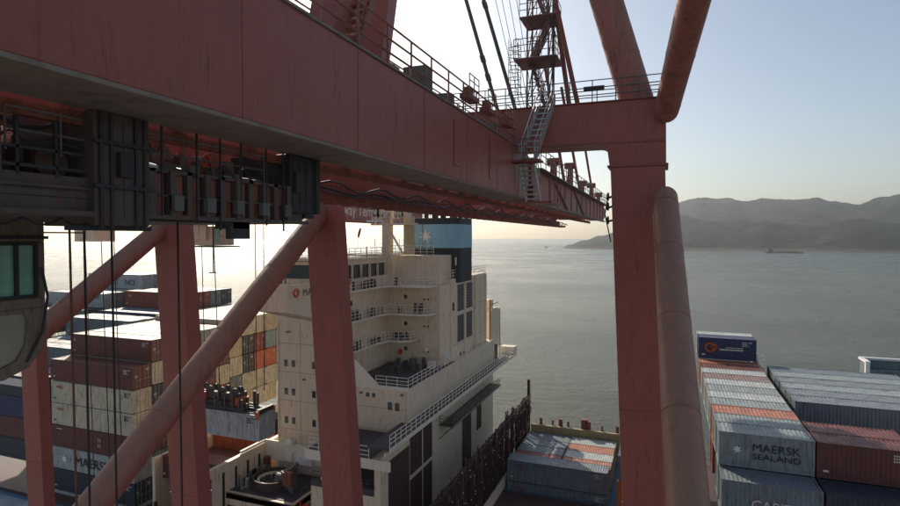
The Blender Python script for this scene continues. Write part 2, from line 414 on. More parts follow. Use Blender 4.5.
# waterside portal beam with rounded corner into the leg
BZ0, BZ1 = 4.72, 6.78
pts = [(-20.5,BZ1),(-20.5,BZ0),(-3.25,BZ0)]
for i in range(7):
    a = math.pi/2*(i/6); pts.append((-3.25+.55*math.sin(a), BZ0-.55+.55*math.cos(a)))
pts += [(-2.62,3.6),(.02,3.6),(-.02,BZ1)]
pb = MB().prism(pts, 'y', 29, 31.2).build('cross_beam', RED, crane, bevel=.03)
k = MB(); k.box(-2.72,.12,28.93,31.3,3.52,3.62); k.box(-20.5,-.02,28.93,28.998,BZ0-.03,BZ0+.05); k.box(-20.6,.1,28.9,31.3,BZ1+.003,BZ1+.05); k.build('flange', RED2, pb)
k = MB(); k.rail([(-20.4,29.05,BZ1+.05),(-20.4,31.1,BZ1+.05),(-.1,31.1,BZ1+.05),(-.1,29.05,BZ1+.05),(-20.4,29.05,BZ1+.05)],1.1,1.15)
k.build('handrail', GREYB, pb)
k = MB(); k.ball((-3.4,29.0,BZ1+.72),.1,8,5); k.tube((-3.9,29,BZ1+.72),(-2.9,29,BZ1+.72),.13,n=8); k.build('floodlight', DARK, pb)
def leg(name, xt, xb, wt, wb, zt, parent, y0=29, dy=2.2, m=RED, zb=-39.8):
    v = []
    for (xc,wd,z) in ((xt,wt,zt),(xb,wb,zb)):
        for (sx,sy) in ((-1,0),(1,0),(1,1),(-1,1)): v.append((xc+sx*wd/2, y0+sy*dy, z))
    o = MB().add(v,[(0,1,2,3),(7,6,5,4),(0,4,5,1),(1,5,6,2),(2,6,7,3),(3,7,4,0)]).build(name, m, parent, bevel=.04)
    k = MB(); dz = (zt-zb)
    for t in (.28,.52,.76):
        z = zt-dz*t; x = xt+(xb-xt)*t; wd = wt+(wb-wt)*t
        k.box(x-wd/2-.025,x+wd/2+.025,y0-.025,y0+dy+.025,z,z+.06)
    k.each('weld_band', m, o)
    k = MB(); k.box(xb-wb/2-.5,xb+wb/2+.5,y0-.6,y0+dy+.6,zb-1.14,zb); k.build('bogie_block', DARK, o)
    return o
la = leg('leg', -1.3, .3, 2.55, 2.15, 3.52, crane, zb=-39.8)
lb = leg('leg', -19.96, -16.9, 2.1, 2.2, 6.7, crane, dy=1.2)
# cleats and lugs on the right leg
k = MB()
for z in (2.1,1.6,.9):
    k.ring((-2.72,29.4,z),.16,.06,'x',12); k.beam((-2.5,29.4,z),(-2.8,29.4,z-.1),.1)
k.path([(-2.7,29.3,2.2),(-2.85,29.3,1.2),(-2.55,29.3,-.2)],.03); k.each('rope_lug', DARK, la)
# diagonal tubes
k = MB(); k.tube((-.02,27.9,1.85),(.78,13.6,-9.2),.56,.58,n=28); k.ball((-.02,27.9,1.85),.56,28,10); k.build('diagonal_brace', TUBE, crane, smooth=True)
def weld_rings(p, q, r0, r1, ts, par):
    p = Vector(p); q = Vector(q); d = (q-p).normalized()
    for t in ts:
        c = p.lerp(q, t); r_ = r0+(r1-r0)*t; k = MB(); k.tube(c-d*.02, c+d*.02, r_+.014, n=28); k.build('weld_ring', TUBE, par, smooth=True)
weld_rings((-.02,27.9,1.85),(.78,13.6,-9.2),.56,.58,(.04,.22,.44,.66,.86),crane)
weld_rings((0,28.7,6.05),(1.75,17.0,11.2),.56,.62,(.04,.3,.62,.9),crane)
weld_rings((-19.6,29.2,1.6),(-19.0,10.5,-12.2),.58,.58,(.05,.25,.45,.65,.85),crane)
weld_rings((-1.35,29.9,6.7),(-4.9,29.9,19.0),.82,.76,(.02,.2,.5),crane)
k = MB()
for z in (3.75,3.95,4.15,4.35):
    for i in range(9): k.box(-2.45+i*.28,-2.41+i*.28,28.965,29.0,z,z+.04)
k.build('splice_bolts', RED2, crane)
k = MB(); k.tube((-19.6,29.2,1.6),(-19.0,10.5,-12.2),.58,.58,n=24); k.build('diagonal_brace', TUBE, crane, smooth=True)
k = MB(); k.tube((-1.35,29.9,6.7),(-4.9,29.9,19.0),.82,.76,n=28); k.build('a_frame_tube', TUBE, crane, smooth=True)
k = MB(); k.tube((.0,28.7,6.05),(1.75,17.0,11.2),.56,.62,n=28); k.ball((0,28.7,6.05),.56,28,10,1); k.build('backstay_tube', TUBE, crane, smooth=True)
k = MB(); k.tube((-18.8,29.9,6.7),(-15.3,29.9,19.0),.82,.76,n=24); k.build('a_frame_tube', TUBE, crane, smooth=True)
k = MB(); k.box(-15.5,-4.5,29.2,30.6,18.8,20.2); k.build('apex_beam', RED, crane)
# landside legs behind and below the viewpoint
for xx in (1.2,-18.6):
    leg('leg', xx, xx, 2.3, 2.3, -9, crane, y0=-2.0, dy=2.2)
    k = MB(); k.box(xx-.9,xx+.9,-1.8,30.5,-33.5,-31.5); k.build('sill_beam', RED, crane)

# forestays (dark bars with pin joints) rising from the boom to the apex
for (x0,y0,z0,x1,y1,z1) in ((-8.9,31.5,6.6,-11.6,31.5,15.8),(-7.85,31.5,6.6,-11.3,31.9,18.0),(-4.4,31.2,6.75,-6.6,31.0,17.0),(-4.95,31.6,6.75,-5.7,31.6,12.0)):
    k = MB(); p = Vector((x0,y0,z0)); q = Vector((x1,y1,z1)); k.tube(p,q,.11 if x0 < -6 else .13,n=10)
    for t in ((.30,.42) if x0 < -8 else (.62,) if x0 < -6 else ()): 
        c = p.lerp(q,t); k.beam(c-(q-p).normalized()*.2, c+(q-p).normalized()*.2, .24,.3)
    k.build('stay_bar', GRIT if x0 < -6 else RED2, crane)
k = MB()
for i,(xa,xb) in enumerate(((-7.6,-10.5),(-7.4,-10.0),(-7.2,-9.4),(-6.9,-8.9))): k.tube((xa,31.4,6.8),(xb,31.4,19),.016,n=4)
k.build('boom_hoist_rope', ROPE, crane)
# bars from the boom up past the gap under the cross beam
for (xa,xb,y) in ((-7.0,-7.6,42),(-7.0,-7.8,50),(-7.0,-7.8,60)):
    k = MB(); k.beam((xa,y,4.0),(xb,y-5,12),.18); k.build('stay_bar', RED2, crane)

# stair tower above the cross beam
tw = MB(); X0,X1,Y0,Y1 = -7.35,-6.15,31.3,32.6; ZT=19
for x in (X0,X1):
    for y in (Y0,Y1): tw.beam((x,y,BZ1+.06),(x,y,ZT),.085)
z = BZ1+.06
lv = [7.6, 9.9, 12.2, 14.5, 16.8]
zz = [BZ1+.06]+lv
for i in range(len(zz)-1):
    a, c = zz[i], zz[i+1]
    for y in (Y0,Y1): tw.beam((X0,y,a),(X1,y,c),.045); tw.beam((X0,y,c),(X1,y,c),.05)
    for x in (X0,X1): tw.beam((x,Y0,c),(x,Y1,c),.05); tw.beam((x,Y0,a),(x,Y1,c),.05)
    tw.beam((X0,Y0,(a+c)/2),(X1,Y0,(a+c)/2),.05)
tower = tw.build('stair_tower', TOWER, crane)
k = MB()
for i,zv in enumerate((9.9,12.2,14.5,16.8)):
    if i%2 == 0: k.box(-8.0,-5.6,30.7,32.9,zv+.04,zv+.10); k.rail([(-8,30.75,zv+.12),(-5.65,30.75,zv+.12),(-5.65,32.85,zv+.12)],1.05,.8,.024)
    else: k.box(-7.7,-5.7,30.8,32.9,zv+.04,zv+.10); k.rail([(-7.7,30.85,zv+.12),(-5.75,30.85,zv+.12),(-5.75,32.85,zv+.12)],1.05,.8,.024)
k.build('platform', TOWER, tower)
for (xa,za,xb,zb) in ((-6.35,7.0,-7.2,9.9),(-7.2,10.0,-6.3,12.2),(-6.35,12.3,-7.2,14.5),(-7.2,14.6,-6.3,16.8)):
    k = MB(); k.stair((xa,32.0,za),(xb,32.0,zb),.6,(0,1,0),9); k.build('stair_flight', TOWER, tower)
k = MB()
for i in range(7): 
    zc = 8.2+i*.42; k.ring((-8.05,31.2,zc),.36,.022,'z',12,4)
for a in range(5): k.tube((-8.05+.36*math.cos(a*1.26),31.2+.36*math.sin(a*1.26),8.0),(-8.05+.36*math.cos(a*1.26),31.2+.36*math.sin(a*1.26),11.2),.018,n=4)
for i in range(16): k.beam((-7.85,31.0,7+i*.28),(-7.85,31.4,7+i*.28),.03)
k.build('caged_ladder', TOWER, tower)
k = MB()
for i in range(9): k.box(-5.92+.08*(i%2),-5.80+.08*(i%2),31,31.12,8.8+i*.75,9.1+i*.75)
k.tube((-5.8,31.1,6.8),(-5.8,31.1,18),.035,n=6); k.build('cable_conduit', DARK, tower)

# stairs from the cross beam down to the girder deck and below it
k = MB(); k.stair((-6.35,27.3,3.78),(-5.75,28.95,BZ1+.05),.68,(1,0,0),10,.06); k.build('stair_flight', GALV, crane)
k = MB(); k.stair((-6.35,28.6,1.9),(-6.45,27.4,3.7),.75,(1,0,0),8,.07); k.build('stair_flight', GALV, crane)
k = MB(); k.box(-7.0,-5.6,26.5,27.4,3.68,3.78); k.box(-6.95,-5.4,28.5,31.4,1.8,1.9); k.rail([(-5.65,26.6,3.78),(-7.0,26.6,3.78)],1.0,.7,.022)
k.rail([(-6.98,27.2,4.7),(-11,27.2,4.7)],1.0,.9,.022); k.rail([(-5.45,28.6,1.9),(-5.45,31.4,1.9)],1.0,.9,.022); k.each('landing', RED2, crane)

# handrail, pipe runs and lamps on the girder
k = MB(); k.rail([(-7.05,6,GZ1+.05),(-7.05,27.4,GZ1+.05)],1.12,1.5,.032); k.build('girder_handrail', RED2, crane)
k = MB(); k.rail([(-8.45,-6,GZ1+.05),(-8.45,29,GZ1+.05)],1.12,1.5,.028); k.build('girder_handrail', RED2, crane)
for (y,z1) in ((19.2,.3),(21.5,.3),(24.3,.3)):
    k = MB(); k.box(-7.0,-6.6,y,y+1.1,GZ1+.45,GZ1+.62); k.rail([(-6.62,y,GZ1+.62),(-6.62,y+1.1,GZ1+.62)],.7,.5,.02); k.box(-6.95,-6.7,y+.2,y+.7,GZ1+.62,GZ1+.9); k.build('lamp_platform', RED2, crane)
for (y) in (11.6,14.0):
    k = MB(); k.box(-8.2,-7.3,y,y+.9,GZ1+.04,GZ1+.35); k.beam((-7.9,y+.3,GZ1+.05),(-8.1,y+1.9,9.5),.75,.6); k.build('pylon_foot', RED, crane)
k = MB(); k.stair((-7.5,12.3,GZ1+.05),(-7.6,13.5,GZ1+2.0),.6,(1,0,0),7); k.build('stair_flight', RED2, crane)
k = MB(); k.box(-8.1,-7.3,16.8,17.4,GZ1+.05,GZ1+1.0); k.box(-8.1,-7.5,19.6,20.0,GZ1+.05,GZ1+.8); k.tube((-7.7,22.6,GZ1+.3),(-7.7,23.3,GZ1+.3),.28,n=14); k.box(-8.0,-7.4,25,25.8,GZ1+.05,GZ1+.7); k.each('junction_box', GREYB, crane)
k = MB(); k.path([(-6.9,9,2.3),(-6.9,29,2.3)],.0001) if False else k.tube((-7.15,6,GZ1+.14),(-7.15,29,GZ1+.14),.05,n=6); k.build('cable_conduit', GREYB, crane)

# ------------------------------------------------------------------ trolley with its cab, under the girders
tr = thing('crane_trolley', 'dark greasy machinery trolley hanging under the near red girder with its cab', 'trolley', (-10,8,.3))
k = MB()
k.box(-13,-8.55,-2,11.8,.35,.62); k.box(-8.75,-8.55,-2,6.3,.62,.95); k.box(-8.75,-8.60,7.2,12.0,.62,1.15)      # floor and side sill
k.box(-8.9,-8.6,-2,4.9,1.15,1.3)
frame = k.build('frame', GRIT, tr, bevel=.015)
k = MB()
for i in range(9):
    y = 7.45+i*.42; k.box(-8.56,-8.50,y,y+.20,.42,1.16)
pan = k.build('ribbed_panel', RED2, tr)
k = MB(); k.box(-8.60,-8.57,7.2,11.9,.42,1.16)
for i in range(10): y = 7.28+i*.42; k.box(-8.57,-8.42+.04*(i%2),y,y+.13,.40,1.24)
k.build('panel_backing', GRIT, tr)
k = MB()
for i,y in enumerate((7.5,8.3,8.9,9.5,10.3,10.9)): k.box(-8.40,-8.37,y,y+.03,.40-.12*(i%3),2.0)
k.each('hanger_rod', DARK, tr)
k = MB(); k.box(-8.53,-8.40,4.0,11.9,.34,.42); k.box(-8.53,-8.42,7.3,11.9,1.18,1.24); k.box(-8.52,-8.46,4,11.9,.75,.79); k.build('side_girt', GRIT, tr)
for (y0,y1,x0,x1,m,z0,z1,nm) in ((6.25,7.25,-9.6,-8.38,GRIT,.2,2.03,'cabinet'),(11.2,12.45,-10.2,-8.40,DARK,.62,2.02,'cabinet'),(2.6,5.0,-9.3,-8.5,GRIT,.9,1.55,'cabinet')):
    c = MB(); c.box(x0,x1,y0,y1,z0,z1); c = c.build(nm, m, tr, bevel=.02)
    d = MB(); n = 4
    for i in range(n): d.box(x1,x1+.015,y0+.08+(y1-y0-.16)*i/n, y0+.05+(y1-y0-.16)*(i+1)/n, z0+.1, z1-.15)
    d.build('door_panel', m, c)
# deck clutter and rails on top of the sill
k = MB(); k.rail([(-8.6,5.1,1.24),(-8.6,10.5,1.24)],.62,.75,.018,2); k.rail([(-8.6,2.2,1.3),(-8.6,4.1,1.3)],.6,.5,.018,2); k.rail([(-12.4,4.0,1.24),(-12.4,11.5,1.24)],.62,.8,.018,2); k.build('handrail', GREYB, tr)
k = MB()
rnd = random.Random(3)
for i in range(46):
    y = 7.3+rnd.random()*4; x = -8.7-rnd.random()*1.6; s_ = .03+rnd.random()*.10
    if rnd.random() < .5: k.box(x-s_,x+s_,y-s_,y+s_,1.15,1.2+s_*1.8)
    else: k.tube((x,y-s_*2,1.24+s_*.5),(x,y+s_*2,1.24+s_*.5),s_*.5,n=8)
k.each('valve_gear', GREYB, tr)
k = MB(); k.tube((-8.7,7.3,1.33),(-9.1,8.6,1.28),.06,n=10); k.build('white_pipe', WHITE, tr, smooth=True)
def drum(c, r, l, m, m2, ax='x'):
    k = MB(); k.tube((c[0]-l/2,c[1],c[2]),(c[0]+l/2,c[1],c[2]),r,n=28); o = k.build('rope_drum', m, tr, smooth=True)
    k = MB(); k.tube((c[0]+l/2,c[1],c[2]),(c[0]+l/2+.06,c[1],c[2]),r*1.16,n=28); k.tube((c[0]-l/2-.06,c[1],c[2]),(c[0]-l/2,c[1],c[2]),r*1.16,n=28)
    for i in range(6):
        a = i*math.pi/3; k.beam((c[0]+l/2+.08,c[1],c[2]),(c[0]+l/2+.08,c[1]+r*math.cos(a),c[2]+r*math.sin(a)),.05)
    k.each('drum_flange', m2, o, smooth=True)
drum((-10.4,8.4,1.62),.33,1.6,RED2,GRIT); drum((-10.6,10.1,1.6),.30,1.6,RED2,RED2); drum((-10.3,6.95,1.75),.34,.9,CREAM,ORANGE)
k = MB(); k.tube((-9.5,5.35,1.5),(-9.5,5.75,1.5),.22,n=20); k.ball((-9.5,5.75,1.5),.22,20,8); k.build('motor', CREAM, tr, smooth=True)
k = MB(); k.box(-9.3,-8.9,3.2,3.9,1.3,1.42); k.tube((-9.2,3.15,1.36),(-9.2,4.0,1.36),.07,n=10); k.build('gearbox', HULL, tr)
k = MB()
for y in (5.6,6.6,7.6,8.6,9.6): k.box(-12.4,-12.2,y,y+.6,.62,2.0)
k.each('motor_housing', RED2, tr)
k = MB()
for i in range(7):
    y = 3.1+i*.55; k.path([(-8.6,y+.55*t/8,.30-.10*math.sin(math.pi*t/8)) for t in range(9)],.02)
k.box(-9.2,-8.5,2.5,3.7,.05,.34); k.box(-9.1,-8.5,4.4,4.95,.02,.2); k.box(-8.7,-8.5,11.9,12.3,.5,.6); k.box(-9.0,-8.5,9.4,9.9,.2,.34); k.each('hanging_cable', DARK, tr)
k = MB()
k.box(-10.6,-10.2,-1,6.3,.6,2.04); k.box(-9.9,-9.3,4.7,5.6,.9,1.6); k.box(-9.6,-9.0,5.7,6.1,.9,1.9); k.each('bulkhead', GRIT, tr)
k = MB()
for (y,z,r_) in ((5.0,1.55,.16),(5.9,1.15,.2),(4.6,1.1,.22)): k.tube((-9.9,y,z),(-8.9,y,z),r_,n=16); k.tube((-8.9,y,z),(-8.84,y,z),r_*1.25,n=16)
k.each('brake_motor', GRIT, tr, smooth=True)
k = MB(); k.path([(-8.8,4.2+.25*i,1.75+.12*math.sin(i*.9)) for i in range(9)],.035); k.path([(-8.62,4.2+.25*i,1.35-.1*math.sin(i*.7)) for i in range(9)],.03)
k.box(-8.6,-8.54,4.2,6.3,1.02,1.07); k.box(-8.6,-8.54,4.2,6.3,1.28,1.32)
for y in (4.6,5.2,5.75): k.box(-8.6,-8.54,y,y+.04,.9,1.75)
k.build('pipe_run', DARK, tr)
k = MB(); k.box(-8.7,-8.5,7.3,9.3,.30,.36); k.box(-8.62,-8.5,9.3,9.9,-.02,.34); k.box(-8.6,-8.52,5.9,7.4,.12,.2); k.each('drip_tray', DARK, tr)
rnd = random.Random(12); k = MB()
for i in range(64):
    y = 4.7+rnd.random()*6.4; x = -8.75-rnd.random()*1.2; h = .1+rnd.random()*.45; w_ = .03+rnd.random()*.09
    k.box(x-w_,x+w_,y-w_,y+w_*1.6,1.16,1.16+h)
k.each('relay_box', GRIT, tr)
for i in range(9):
    y = 5.0+i*.68; k = MB(); k.path([(-8.7+.05*math.sin(i),y+.07*t,1.3+.35*math.sin(t*.55+i)*.5+.02*t) for t in range(8)],.016); k.build('hose', DARK, tr)
# sheaves near the water end
for y in (12.4,13.6):
    k = MB(); k.tube((-9.6,y,1.72),(-9.4,y,1.72),.28,n=20); k.box(-9.75,-9.62,y-.3,y+.3,1.4,2.0); k.build('sheave', DARK, tr, smooth=True)
k = MB()
for y in (6.32,6.5,6.95,7.12): k.tube((-8.33,y,.15),(-8.33,y,2.0),.025,n=6)
k.box(-8.36,-8.30,6.2,7.3,1.5,1.56); k.box(-8.36,-8.30,6.2,7.3,.8,.86); k.box(-8.36,-8.25,6.6,6.85,1.0,1.4)
k.box(-8.38,-8.3,11.3,11.6,1.1,1.6); k.tube((-8.34,12.2,.6),(-8.34,12.2,2.0),.03,n=6)
k.each('conduit', DARK, tr)
k = MB()
for i in range(5): y = 7.7+i*.8; k.box(-8.42,-8.30,y,y+.22,.50,.78)
k.each('terminal_box', GREYB, tr)
# the operator's cab
cx0,cx1,cy0,cy1 = -14.6,-12.0,4.6,7.82
k = MB()
k.box(cx0,cx1,cy0,cy1,-.08,.62)
k.box(cx0,cx1,cy0,cy1,-1.42,-1.22)
for y in (cy0,cy1-.16):
    for x in (cx0,cx1-.12): k.box(x,x+.12,y,y+.16,-1.22,-.08)
outer = [(cy0,-1.424),(cy1,-1.424),(cy1+.03,-1.9),(cy1-.08,-2.3),(cy1-.35,-2.62),(cy1-.8,-2.78),(cy0,-2.78)]
inner = [(cy0+.2,-1.52),(cy1-.42,-1.52),(cy1-.36,-1.64),(cy1-.40,-2.15),(cy1-.58,-2.44),(cy1-.9,-2.56),(cy0+.2,-2.56)]
for x in (cx0,cx1-.12):
    n = len(outer); v = [(xx,)+q for xx in (x,x+.12) for q in outer+inner]; m_ = 2*n; f = []
    for a in range(n):
        b_ = (a+1)%n
        f += [(a,b_,n+b_,n+a),(m_+b_,m_+a,m_+n+a,m_+n+b_),(a,m_+a,m_+b_,b_),(n+a,n+b_,m_+n+b_,m_+n+a)]
    k.add(v, f)
k.box(cx0+.12,cx1-.121,cy0,cy1-.8,-2.78,-2.66)
cab = k.build('operator_cab', CABM, tr, bevel=.015)
k = MB(); k.box(cx1+.002,cx1+.05,cy0,cy1+.05,-.02,.04); k.box(cx1-.05,cx1+.02,6.2,7.68,-1.22,-1.15); k.box(cx1-.05,cx1+.02,6.2,7.68,-.15,-.08)
for y in (6.2,7.25,7.62): k.box(cx1-.05,cx1+.02,y,y+.06,-1.15,-.15)
k.build('window_frame', DARK, cab)
k = MB(); k.box(cx1-.08,cx1-.055,cy0+.16,cy1-.16,-1.22,-.08); k.build('window', GLASSG, cab)
k = MB(); k.prism([(q[0],q[1]) for q in inner],'x',cx1-.075,cx1-.06); k.build('lower_window', GLASSD, cab)
k = MB(); k.box(-13.2,-12.5,6.7,7.1,-1.6,-.35); k.ball((-12.9,6.95,-.15),.14,10,8); k.build('seat', DARK, cab)
k = MB(); k.path([(-11.95,cy1-.1,-.6),(-11.9,cy1-.02,-1.2),(-11.92,cy1-.12,-1.9),(-11.98,cy1-.4,-2.5)],.025); k.build('grab_cable', DARK, cab)
k = MB(); k.box(cx1,cx1+.5,cy1-.05,cy1+.35,.45,.60); k.box(cx1-.1,cx1+.1,cy1+.0,cy1+.8,.10,.13); k.build('cab_hanger', GRIT, cab)
# our own hoist ropes
for (x,y,m) in ((-11.0,7.95,ROPE),(-11.0,7.65,ROPE2),(-11.0,8.55,ROPE),(-10.0,9.35,ROPE)):
    k = MB(); k.tube((x,y,.4),(x+.35 if m is ROPE2 else x+.15,y,-33),.022,n=6); k.build('hoist_rope', m, tr)

# ------------------------------------------------------------------ the neighbouring crane
cr2 = thing('gantry_crane', 'neighbouring red quay crane with a lettered boom behind the ship mast', 'crane', (-39,29,-40.94))
leg('leg', -32.4, -29.2, 2.45, 2.45, 6.2, cr2, dy=1.2)
leg('leg', -47.4, -45.2, 1.9, 1.9, 6.2, cr2, dy=.9)
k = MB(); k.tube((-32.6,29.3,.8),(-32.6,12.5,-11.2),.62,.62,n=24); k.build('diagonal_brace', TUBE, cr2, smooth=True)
k = MB(); k.box(-48,-30.5,29.1,31.2,4.8,6.8); k.build('cross_beam', RED, cr2)
for xa in (-39.5,-45.0):
    k = MB(); k.box(xa,xa+1.5,-5,86,2.5,4.75); o2 = k.build('boom', RED, cr2)
    k = MB(); k.box(xa-.1,xa+1.6,-5,86,2.38,2.497); k.rail([(xa+1.4,40,4.75),(xa+1.4,86,4.75)],1.1,2,.03); k.build('flange', RED2, o2)
    if xa > -40:
        k = MB(); k.box(-37.998,-37.97,56,85.5,2.6,4.65); k.build('name_board', RED, o2)
        lettering('Gateway Terminals India', 2.05, (-37.96,57.2,2.95), '+x', LETW, o2, .0, .98)
    for y in range(38,86,4):
        kk = 0
k = MB(); k.box(-45,-38,85.4,86,2.5,4.4); k.build('end_beam', RED, cr2)
t2 = thing('crane_trolley', 'distant trolley and beige cab of the neighbouring crane, its spreader hanging below', 'trolley', (-41,45,.5))
k = MB(); k.box(-44.5,-38.2,42,49,1.6,2.3); k.build('frame', GRIT, t2)
k = MB(); k.box(-46.6,-42.6,44.2,47.2,-.75,1.2); k.box(-45.2,-43.2,43.9,44.2,-.2,1.6); k.box(-42.5,-41.6,44.4,46.6,.3,1.5); c2 = k.build('operator_cab', CREAM, t2, bevel=.05)
k = MB(); k.box(-42.4,-41.9,44.3,44.35,-.4,1.0); k.build('window', GLASSG, c2)
k = MB(); k.box(-46.8,-42.0,44,47.4,-.95,-.8); k.build('window_frame', GREYB, c2)
k = MB(); k.tube((-41.9,43.5,1.5),(-41.9,43.5,-3.4),.06,n=6); k.box(-42.4,-41.6,43.4,43.6,-3.5,-3.4); k.build('signal_rod', DARK, t2)
for (x,y,x1,y1) in ((-41.9,43.5,-42.6,44.9),(-38.2,43.5,-41.3,44.9) if False else (-37.9,44.9,-37.9,44.9),(-45.2,45.3,-44.9,45.3),(-37.2,45.3,-37.3,45.3)):
    k = MB(); k.tube((x,y,1.7),(x1,y1,-15.2),.045,n=6); k.build('hoist_rope', ROPE, t2)
for (x,m) in ((-62.3,ROPE),(-60.3,ROPE2),(-57.5,ROPE)): pass
# spreader with the headblock
SH = []
sp = thing('container_spreader', 'rust stained spreader and headblock gripping the pale container above the open hold', 'spreader', (-40.3,45.6,-17.2))
k = MB()
for y in (44.7,46.5): k.box(-44.6,-36.2,y-.14,y+.14,-17.15,-16.75)
for x in (-46.2,-34.6): k.box(x-.2,x+.2,44.5,46.8,-17.15,-16.7)
for y in (45.3,45.9): k.box(-46.2,-34.6,y-.1,y+.1,-17.1,-16.8)
k.box(-42.6,-38,44.7,46.5,-16.75,-16.3); k.build('frame', DARK, sp, bevel=.02)
k = MB(); k.box(-43.2,-37.4,44.9,46.3,-16.25,-15.5)
for x in (-42.6,-41.2,-39.6,-38.0): k.tube((x,45.1,-15.5),(x,45.25,-15.5),.5,n=18); k.tube((x,45.9,-15.5),(x,46.05,-15.5),.5,n=18); k.beam((x-.7,45.2,-15.4),(x-.2,45.2,-14.8),.12); k.beam((x+.5,45.9,-15.6),(x+.3,45.9,-14.9),.1)
k.build('headblock', GRIT, sp)
k = MB(); k.box(-43.5,-42.7,44.9,45.7,-16.7,-16.0); k.box(-37.9,-37.0,44.8,46.1,-16.7,-15.9); k.tube((-44.5,45,-16.6),(-44.5,46,-16.6),.3,n=12); k.box(-41.6,-41.2,44.4,44.7,-16.3,-15.5); k.each('motor_housing', ORANGE, sp)
k = MB(); rnd = random.Random(9)
for i in range(70):
    x = -45.8+rnd.random()*10; y = 44.4+rnd.random()*2.2; k.box(x,x+.08+.2*rnd.random(),y,y+.2,-16.75,-16.5+1.1*rnd.random())
k.each('cable_basket', GRIT, sp)
for x,y in ((-46.3,44.4),(-46.3,46.8),(-34.5,44.4),(-34.5,46.8)):
    k = MB(); k.box(x-.15,x+.15,y-.12,y+.12,-17.6,-16.8); k.build('flipper', ORANGE, sp)

sp.location.x -= 2.9; sp.location.z -= .35
# ------------------------------------------------------------------ containers
COL = {
 'brown':(.15,.05,.045),'rust red':(.26,.06,.04),'orange':(.55,.13,.05),'faded orange':(.42,.17,.11),'cream':(.60,.56,.42),'pale grey':(.42,.46,.46),
 'white':(.66,.66,.62),'navy blue':(.035,.05,.075),'blue grey':(.15,.20,.225),'sea green':(.22,.34,.33),'dark blue':(.03,.05,.12),'mauve':(.25,.17,.16),
 'silver':(.25,.30,.31),'grey':(.18,.22,.25),'buff':(.55,.47,.30),
}
CM = {k: mat('container_'+k.replace(' ','_'), v, .5, dirt=.5, scale=1.1, rust=.45, bump=.1, vary=.14) for k,v in COL.items()}
GEAR = mat('door_gear', (.45,.40,.34), .5, .2, dirt=.5, scale=3)
def corrug(L, h, pitch=.28, d=.04):
    pts = []; n = max(2, int(L/pitch)); p = L/n; x = -L/2
    for i in range(n):
        pts += [(x,0),(x+p*.25,0),(x+p*.5,-d),(x+p*.75,-d)]; x += p
    pts.append((L/2,0)); return pts
_proto = {}
H = 2.6
